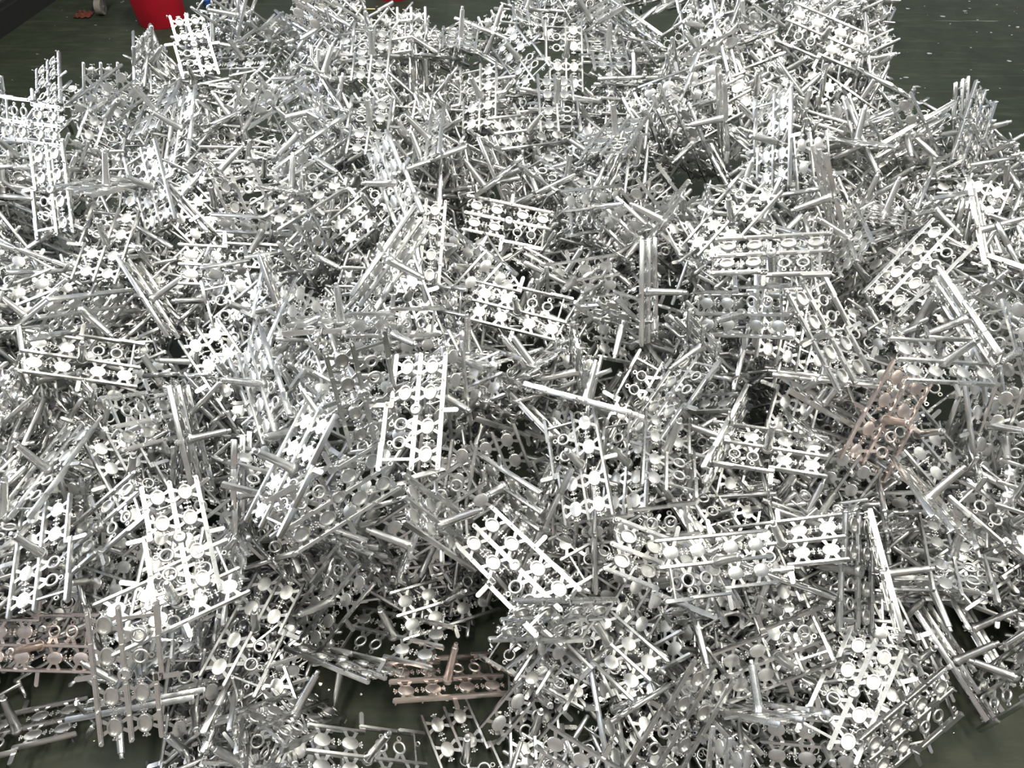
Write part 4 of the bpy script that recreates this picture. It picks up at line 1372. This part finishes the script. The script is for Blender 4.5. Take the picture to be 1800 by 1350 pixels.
5649 21117 4802 123 4341 -9008 -6
6114 6205 369 2166 -249 -2093 9532
4246 7599 688 9203 3784 560 827
12409 7702 249 9158 1020 249 -3876
9751 14258 3385 3772 3170 -2435 8355
11259 11019 2013 4660 -6903 -1747 5252
8700 8742 487 9045 -2048 1817 -3271
11691 7325 424 5770 716 2073 7867
1710 10356 1680 3477 1033 -2586 8953
-177 24831 4584 8912 -832 -1687 4128
3146 6125 164 2575 -528 184 9647
-7580 19896 3953 6854 -4153 1775 5712
-12158 9642 1158 7477 6622 423 232
12392 8813 484 6561 80 1754 -7340
1981 7596 645 242 226 -4079 9124
2299 7009 961 7268 5540 -3422 -2186
571 17860 2850 8142 5225 2511 328
-6654 6509 501 879 350 -3025 9484
2579 8173 590 9769 1546 -1242 797
1601 9685 1326 6633 3808 6366 984
6507 13309 2757 3045 6045 2636 -6873
6735 6988 136 4962 -433 490 -8657
7542 16253 4175 3036 -7798 -5398 919
3461 25372 5132 8162 4986 1117 -2697
-2931 9082 1509 1018 -820 8176 5608
-2352 15674 3290 9247 -2799 1628 -2003
-14180 17907 3334 3133 7483 -2955 5046
-7745 15084 2486 9187 2942 1668 2038
-11416 16407 3261 1294 -2236 -2271 9390
-6686 8174 1364 6339 711 6493 -4142
-4068 14860 2799 2551 3219 -769 9085
5835 23570 4735 8651 3764 2481 -2198
-7668 27303 4469 1877 2159 -998 9530
-4810 11698 2536 9224 -3157 -2218 -182
9012 24501 5175 2840 3819 -4628 7479
8222 13041 1814 8295 4903 -1559 2172
-10964 15479 1866 1122 1904 -9031 3681
538 8024 979 8929 -895 3778 -2282
8533 14028 2534 9239 -1935 1681 2840
1455 12119 1494 3142 -1929 1720 -9135
5125 12067 1108 5564 -212 3872 -7349
8418 9079 784 8467 249 -2983 4399
127 8603 1067 1578 -7719 -4231 4476
-13205 10335 756 9021 756 -890 4153
7261 25676 5229 6604 -1978 -4911 5326
6236 13135 1365 170 4823 4504 -7512
-7919 8494 945 4691 7173 3363 3904
5856 13664 1684 6339 928 3751 -6699
-90 18997 3029 7029 6871 813 1647
-9418 11288 924 1419 2435 2999 -9114
2827 22046 3919 5026 2761 227 8189
-4700 9473 578 3159 -2106 -899 9208
1988 18832 2658 7878 -4406 648 4255
11966 11622 1218 1388 2923 2028 -9242
-11621 16464 2323 2564 640 2020 -9431
6227 14375 2729 6866 1535 -6794 -2085
3454 17531 2890 4366 -5103 -880 -7356
-5832 25585 4899 379 4062 3160 -8566
10758 18326 3626 7844 -821 -5219 3249
6308 14450 2583 793 -7300 6739 -811
11217 9340 934 429 -3163 -9283 -1908
-1505 12844 2483 7521 -5016 2591 -3399
-6388 15592 2555 3277 -1110 -3113 8851
13407 20113 3651 5141 2911 2192 -7765
-5131 20549 3613 4975 5674 5841 -2989
10897 9737 677 4734 2739 2739 7911
5972 21788 4290 8936 3287 2408 -1884
-2635 26348 4766 9564 2117 1843 -803
-13019 13191 1442 4920 -2420 -3249 7706
-6222 22482 4082 4012 -1210 2689 -8672
10574 10390 282 8840 1439 317 4436
-14184 14268 1973 2496 -5239 -795 8105
-6358 19549 3289 9183 3497 -1744 633
614 22952 3854 5931 4 7374 3232
-5702 9826 1060 5580 7154 -2504 -3379
-6151 14399 1940 1581 -4980 842 8485
1056 8095 917 7577 3743 -328 5335
10064 11796 1488 167 -1724 5288 -8309
2967 8869 1046 8002 4086 1751 -4026
-5419 21782 4140 5261 -1076 2983 7891
-2460 9501 459 7447 815 -1516 6448
-6554 22328 3993 3280 -2279 -1494 9045
8167 19063 4140 5605 2564 -2804 7359
15154 20672 3739 1285 -3038 -8042 -4945
982 19750 3171 211 -676 3584 -9309
12390 14091 2825 2729 182 -2346 9328
4327 14337 1178 3808 470 -1689 9079
3693 18809 3407 9403 46 -2604 2191
-6120 14814 2493 943 -1329 -1660 9726
-9781 16410 2285 8564 -764 2889 4211
-2841 16003 2730 1589 -1526 4114 8844
-8305 18595 2552 7646 -4117 427 4941
-4072 20562 3902 5671 5904 -5249 -2329
13397 7202 1247 6046 1065 -2870 -7354
-14740 11263 3426 1137 1780 3110 -9266
-16190 15246 4153 8062 2885 119 5163
-3250 4033 547 9559 2799 -860 -217
-13567 15066 3947 8325 4476 2797 1685
-11159 9910 3062 7832 -1518 3660 4792
-11471 7944 2128 456 -1674 -8078 5634
-16874 16900 4819 4103 6738 1911 -5841
-14357 8674 2159 8084 424 5047 -2999
15097 10913 3283 3655 755 -3843 8444
-13068 6894 681 9539 1394 -1428 2242
205 3703 422 7877 2107 914 5717
-5917 3473 571 5774 1736 -2581 -7549
-13118 7183 1074 8624 -830 4239 -2638
-15069 16505 4767 3904 -1081 1182 -9066
-14694 17831 4944 1094 -3688 6769 -6276
-12443 11417 3983 6667 6568 -241 3516
-11018 4688 1027 5024 1555 -3911 7553
-14280 9864 3470 7685 4449 -2618 -3781
-4227 4117 392 9885 973 1148 -127
11585 7222 1218 7193 6051 -1013 3260
-11753 10887 3740 8928 2752 -1647 3163
12734 11219 4185 5982 335 921 -7954
-13277 8371 2598 9637 2041 -1605 -626
13271 8222 2158 4825 -5788 822 -6523
-10654 7631 2187 7855 -1687 699 5913
-6662 4045 462 2971 1758 483 -9373
-14860 18946 4669 7342 -1626 -4573 -4747
-16616 14780 4678 8260 2510 -1818 4708
-12287 12573 3677 9004 -10 2423 -3615
14173 7464 2348 1260 -2354 2865 -9201
-12872 12988 4293 7542 3492 -1632 5316
13370 6272 986 6560 2227 -3331 6396
-12418 9384 2880 9097 2584 2968 1326
14262 10018 2694 4064 7471 -3276 4115
1649 4337 189 4068 538 76 -9119
-11953 6850 1482 6685 868 -64 -7386
-12495 9756 3507 3043 933 -708 9453
11740 6674 1207 1620 -2235 -2593 9255
-193 3662 741 8857 -2229 -1748 -3678
12284 7903 2592 6210 143 -5862 -5201
14947 8532 2130 9559 -334 -978 2750
-12335 12887 4282 4120 7603 1638 -4748
-12748 7052 1959 7012 4542 -1864 5170
-11610 8423 1901 7300 6608 -147 1736
-6063 4179 530 9309 2365 1638 2251
-11571 4195 609 4554 -1086 3816 -7970
-12171 9849 2537 43 491 -56 9988
-13823 8762 2062 5969 908 7789 -1697
14753 8004 2333 9460 1040 -2092 2247
15623 14505 4269 9557 686 1426 -2483
2064 4229 343 8280 -1161 1480 -5282
-13731 7512 1553 4614 2973 -8087 2115
-15016 17446 4224 9281 2692 928 2399
12905 7313 1970 4342 -5085 -1107 -7353
-14344 7754 1933 4461 -1361 -3048 8304
-12675 4305 314 7551 1039 481 -6456
-17575 16618 4497 6119 -1639 6161 4682
-13869 10825 3237 120 -8366 -5420 -790
-11592 7055 948 9626 139 1124 2463
15839 13975 3934 4830 2084 1394 8389
-12994 13347 3817 7870 4258 2104 3938
-13398 4857 793 6968 948 -2883 6499
14611 14636 4600 8235 -811 -2734 4904
12247 7469 1797 9250 1870 -1300 -3042
-12462 9954 2032 1139 840 -2668 -9533
-14160 12234 4034 6113 -883 6816 -3924
-11734 5844 939 6563 20 3995 -6400
-12328 13870 3875 1686 2274 512 9577
12391 6476 1364 8423 942 -4121 3345
-11652 5784 748 4119 -2043 1987 8655
-12649 6271 976 9086 1152 3816 -1244
-15976 17416 5207 4974 5694 -2996 5819
14771 8113 2291 8822 -2517 -3728 1396
-14398 9978 3598 706 2605 -3572 8942
12311 11554 3954 4913 6753 898 -5427
15040 8249 1895 4625 -6893 4990 -2488
-15856 15142 4062 7460 355 373 -6640
14274 12099 3759 5847 2047 1715 -7661
-12906 14094 4065 6318 3007 7112 -672
-12824 6084 1437 8014 -3172 705 5023
-15068 18355 5220 6980 2743 -4348 -4985
13297 7716 2442 6030 1361 -2661 7396
-13415 6646 1099 5622 2417 -3781 6947
-11831 11164 3106 2302 -5518 -3464 7228
13301 14273 4711 3425 -6218 -6838 -1688
14084 9855 3385 8489 -2425 -1488 4455
-13972 11413 3513 8692 4837 575 844
-14210 9350 2885 6623 2458 1478 6922
12498 10050 2782 2831 5182 -7186 -3672
-17155 15663 4408 3545 5195 -6969 3446
-17389 19223 4951 7838 -2035 -3477 4727
-14488 14224 4369 8791 4660 567 828
13483 5945 1272 4532 1156 5492 -6926
-12032 8027 1763 4644 257 -1 8852
-13330 13669 3901 9499 -2050 -1700 1637
12294 6417 865 4188 -2600 2181 8423
-12051 5592 723 9467 -933 -2657 -1563
15149 11353 3506 1696 1050 -3446 9173
-13837 11064 3982 8121 -1740 820 -5508
-14713 9352 2474 3899 452 3851 -8352
-12189 12875 4183 3864 -321 -5172 -7630
12920 9680 3486 2011 -2411 -7031 6380
-12632 12845 3852 8619 -1571 -3110 -3684
-12468 5539 551 7187 -2690 1996 -6093
-11798 7850 2510 510 1205 -4957 -8586
-12716 4196 370 1509 -805 -1114 -9789
-13151 6572 1133 5953 3951 -2659 6471
-15751 16718 5016 6058 3667 -3807 5947
14373 8292 2799 8398 495 -102 -5406
13378 6838 1620 8335 4977 -2304 667
-11959 6227 794 3883 -3855 -4474 7074
-11512 7888 2384 1176 871 817 -9858
-11855 5979 1339 6120 -1498 7752 -458
1389 4193 339 4747 473 1208 -8706
14955 11546 3309 9236 3554 -1382 -383
-15037 15980 4704 6374 7454 -1763 836
895 4354 188 2458 630 168 9671
-12833 14077 3721 2897 843 -999 -9481
-16585 16493 4714 9586 2528 -173 1300
5584 3477 491 9232 2459 771 2851
14883 12716 4279 9059 180 -353 -4215
-11413 7353 973 1815 -9243 -3250 845
-13267 5899 1006 8598 4749 -60 -1876
-10944 6675 571 9316 2350 -66 2772
-15211 16940 4502 4784 465 3676 -7962
12630 7627 1595 8791 -2359 -642 4091
11397 9108 3150 1317 859 -2071 9656
1609 3557 636 2072 -168 4122 -8871
-13555 4229 498 6403 -1403 -2718 7046
15200 14576 4655 5270 4848 1503 -6816
-12549 4610 306 1358 -968 695 -9835
14411 7395 2025 4946 -647 -3940 7719
6556 4188 263 3419 -707 -597 -9352
-14390 16157 4333 8870 -64 -767 -4552
13269 11146 3504 3000 3250 3250 -8359
-13175 5265 623 9646 946 2149 -1198
13436 10381 3368 9580 -259 -2219 -1797
-16663 19048 4870 3384 -857 569 9354
-14049 10825 3438 8390 2041 3701 -3428
-12835 5078 569 8787 1253 454 -4583
13535 6296 1717 5395 517 -7758 3231
-15832 19349 5237 736 -2181 1870 9550
-12031 5939 839 4378 -4302 6171 -4924
16553 13870 4172 7592 5644 2474 2094
-14233 8321 2393 8421 1748 -1396 -4907
-13237 13936 3783 2289 9582 -1318 1100
-12416 4897 688 8186 -2679 -121 5079
-13298 9198 2417 7197 -20 2216 -6580
-15827 17501 5229 6691 3582 -4521 4686
-16040 13332 3888 6115 1157 4436 -6448
-5905 3383 531 64 -1292 -1635 -9780
14544 7820 1848 4962 1062 1165 8538
-13071 13671 3987 4871 182 -1313 8632
-11276 9525 3339 6693 -2731 -4196 5490
-12133 7940 1890 6161 4222 -3112 5877
-15460 12656 3813 4722 1231 -3912 7803
14385 7343 1267 7863 2037 3117 -4930
-14009 18291 4490 94 -9971 479 -576
-11406 9055 3190 4107 1471 -30 -8998
-14166 17551 3488 2120 -1797 3861 -8796
-13929 18069 4582 9590 -2715 89 -811
-11650 4331 637 3792 1550 -1828 8937
-13461 6645 1771 7490 1891 -3801 5087
13229 6913 1110 3488 -2062 409 9133
6739 3377 86 1481 241 41 9887
4024 4152 508 6508 2136 -1584 -7112
-14159 10184 2931 9599 423 2734 451
-13745 6356 1497 3415 6811 -6176 -1948
-13166 10844 3505 5187 157 2939 -8027
-13935 9458 2499 885 -1750 405 -9798
12371 6346 817 3011 -1473 -4894 8051
"""
low = MB()
for k in ('full', 'centre', 'step'):
    t_ = m_rail(k, 0)
    low.add(t_.v, t_.f)


def put(mb, dx, dy, flip=1):
    low.add([(x * flip + dx, y * flip + dy, z) for x, y, z in mb.v], mb.f)


put(m_tab(0), -.01, .21)
put(m_tab(0), .05, -.25, -1)
put(m_cross(0), 0, 0)
put(m_hub(0), 0, 0)
put(m_sprue(0), 0, 0)
md, gt, rg, rgt = m_medal(0), m_gate(0), m_ring(0), m_ringgate(0)
for x, y in OV:
    put(md, x, y)
    put(gt, x, y)
for x, y in RG:
    put(rg, x, y)
    put(rgt, x, y)
lowm = low.mesh('low', M_ZINC, None, L)
lowm.calc_loop_triangles()
LV = np.array([v.co for v in lowm.vertices])
LT = np.array([t_.vertices for t_ in lowm.loop_triangles])
VS, FS = [], []
for i, line in enumerate(REST.strip().split('\n')):
    v = [int(k) for k in line.split()]
    R = np.array(Quaternion([k * 1e-4 for k in v[3:7]]).normalized().to_matrix())
    VS.append(LV @ R.T + np.array(v[:3]) * 1e-4)
    FS.append(LT + i * len(LV))
VS = np.concatenate(VS)
FS = np.concatenate(FS)
heap = bpy.data.meshes.new('heap_of_castings')
heap.vertices.add(len(VS))
heap.vertices.foreach_set('co', VS.ravel())
heap.loops.add(FS.size)
heap.loops.foreach_set('vertex_index', FS.ravel().astype(np.int32))
heap.polygons.add(len(FS))
heap.polygons.foreach_set('loop_start', np.arange(0, FS.size, 3, dtype=np.int32))
heap.update(calc_edges=True)
heap.validate()
heap.materials.append(M_ZINC)
bpy.data.meshes.remove(lowm)
tag(link('heap_of_castings', heap), 'tangled mass of silver zinc castings filling the heap beneath the top ones', 'metal castings', kind='stuff')
print('individual castings', n_ind, 'heap triangles', len(FS))

# ------------------------------------------------------------------ background things
def bucket(x, y, r, hgt, label):
    """tapered plastic pail: body with rolled rim, base ring and wire handle"""
    root = empty('red_bucket', (x, y, 0))
    tag(root, label, 'bucket')
    mb = MB().lathe([(0, .012), (r * .97, .012), (r, 0), (r * 1.02, .004), (r * 1.22, hgt), (r * 1.18, hgt), (r * .98, .03), (0, .03)], 48)
    link('body', mb.mesh('bucket_body', M_RED, 40), root)
    mb = MB().torus(r * 1.235, .008, .012, 48, 8, 0, 0, hgt - .012)
    link('rim', mb.mesh('bucket_rim', M_RED, 60), root)
    mb = MB()
    pts = [Vector((r * 1.25 * math.cos(a), -.02 - .25 * r * math.sin(a), hgt - .03 - r * .9 * math.sin(a))) for a in [math.pi * k / 16 for k in range(17)]]
    for p, q in zip(pts, pts[1:]):
        mb.tube(p, q, .003, .003, 6)
    link('handle', mb.mesh('bucket_handle', M_GREYP, 60), root)
    return root


bucket(-1.78, 4.02, .114, .32, 'red plastic bucket standing behind the heap at the upper left')
bucket(-.63, 4.36, .114, .32, 'red bucket whose base just shows behind the middle of the heap')

# castor of a trolley
root = empty('trolley_castor', (-2.112, 4.09, 0))
tag(root, 'grey swivel castor wheel of a trolley beside the red bucket', 'castor')
mb = MB()
mb.tube((-.016, 0, .036), (.016, 0, .036), .036, .036, 24)
link('wheel', mb.mesh('castor_wheel', M_RUBBER, 40), root)
mb = MB().tube((-.026, 0, .036), (.026, 0, .036), .008, .008, 10)
link('axle', mb.mesh('castor_axle', M_GREYP, 40), root)
mb = MB()
for s in (-1, 1):
    mb.loft([[(s * .021 - .002, -.012, .03), (s * .021 + .002, -.012, .03), (s * .021 + .002, .012, .03), (s * .021 - .002, .012, .03)],
             [(s * .021 - .002, .010, .085), (s * .021 + .002, .010, .085), (s * .021 + .002, .050, .085), (s * .021 - .002, .050, .085)]])
mb.box(-.023, .023, .005, .055, .085, .090)
link('fork', mb.mesh('castor_fork', M_GREYP, 40), root)
mb = MB().tube((0, .03, .09), (0, .03, .125), .016, .016, 14)
mb.box(-.045, .045, -.015, .075, .125, .131)
link('mounting_plate', mb.mesh('castor_plate', M_GREYP, 40), root)

# crumpled rust-coloured rag by the castor
rnd = random.Random(5)
mb = MB()
NR = 16
vs = []
for j in range(NR + 1):
    for i in range(NR + 1):
        x, y = i / NR - .5, j / NR - .5
        e = max(0, 1 - (abs(x) * 2) ** 3) * max(0, 1 - (abs(y) * 2) ** 3)
        vs.append((x * .085 + rnd.uniform(-.004, .004), y * .07 + rnd.uniform(-.004, .004), .004 + .022 * e * (0.5 + .5 * math.sin(9 * x + 5 * y) * math.cos(11 * y - 3 * x)) + rnd.uniform(0, .004)))
fs = [(j * (NR + 1) + i, j * (NR + 1) + i + 1, (j + 1) * (NR + 1) + i + 1, (j + 1) * (NR + 1) + i) for j in range(NR) for i in range(NR)]
mb.add(vs, fs)
o = link('rag', mb.mesh('rag', M_RUST, 60))
o.location = (-2.20, 4.07, 0)
tag(o, 'crumpled rust-red rag lying on the floor beside the castor', 'rag')

# machine base: dark steel plinth with a heavy foot beam, running off the upper left corner
root = empty('machine_base', (-2.50, 3.86, 0))
root.rotation_euler = (0, 0, math.radians(78.8))
tag(root, 'dark steel machine base in the upper left corner', 'machine')
mb = MB().box(-1.2, 1.6, .04, 1.1, .12, .9)
link('plinth', mb.mesh('plinth', M_GREYP), root)
mb = MB().box(-1.25, 1.65, 0, 1.15, .0, .10)
link('foot_beam', mb.mesh('foot_beam', M_BLACK), root)
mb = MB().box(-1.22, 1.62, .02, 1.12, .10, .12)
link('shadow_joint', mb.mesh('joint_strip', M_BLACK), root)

# blue nozzle, timber block and straw behind the heap
root = empty('blue_nozzle', (-1.60, 4.20, 0))
tag(root, 'small blue plastic nozzle on the floor right of the red bucket', 'nozzle')
mb = MB().lathe([(0, 0), (.016, 0), (.020, .012), (.020, .06), (.014, .075), (.014, .13), (0, .13)], 16)
link('body', mb.mesh('nozzle_body', M_BLUE, 40), root)
mb = MB().torus(.021, .004, .006, 16, 6, 0, 0, .03)
link('collar', mb.mesh('nozzle_collar', M_BLUE, 60), root)
root = empty('timber_offcut', (-1.42, 4.30, 0))
root.rotation_euler = (0, 0, .3)
tag(root, 'brown timber offcut lying behind the heap near the blue nozzle', 'timber')
mb = MB().box(-.09, .09, -.03, .03, 0, .035)
link('block', mb.mesh('timber_block', M_TIMBER), root)
mb = MB().box(-.02, .02, -.031, .031, .034, .037)
link('strap', mb.mesh('timber_strap', M_BLACK), root)
mb = MB()
pts = [(-1.0 + .072 * k, 4.153 + .012 * math.sin(k * 1.3), .004) for k in range(5)]
for p, q in zip(pts, pts[1:]):
    mb.tube(p, q, .003, .003, 6)
tag(link('straw_stalk', mb.mesh('straw', M_STRAW, 60)), 'thin pale straw stalk lying on the floor behind the heap', 'straw')

# crumbs of zinc flash scattered over the floor
mb = MB()
rnd = random.Random(11)


def crumb(x, y, s):
    a = rnd.uniform(0, 6.28)
    pl = []
    for k in range(5):
        b_ = a + k * 1.2566 + rnd.uniform(-.3, .3)
        q = s * rnd.uniform(.45, 1)
        pl.append((x + q * math.cos(b_) * 1.4, y + q * math.sin(b_)))
    z = rnd.uniform(.001, .003)
    mb.prism(pl, .0003, z)


for k in range(170):
    crumb(rnd.uniform(-2.4, -.3), rnd.uniform(2.6, 4.5), rnd.uniform(.002, .007))
for k in range(230):
    crumb(rnd.uniform(1.3, 3.2), rnd.uniform(1.9, 4.4), rnd.choice((.002, .003, .004, .006, .012)))
for k in range(140):
    crumb(rnd.uniform(-1.1, 1.3), rnd.uniform(.3, .85), rnd.uniform(.0015, .005))
tag(link('metal_crumbs', mb.mesh('metal_crumbs', M_CRUMB)), 'tiny silver crumbs of metal flash scattered over the green floor', 'metal crumbs', kind='stuff')
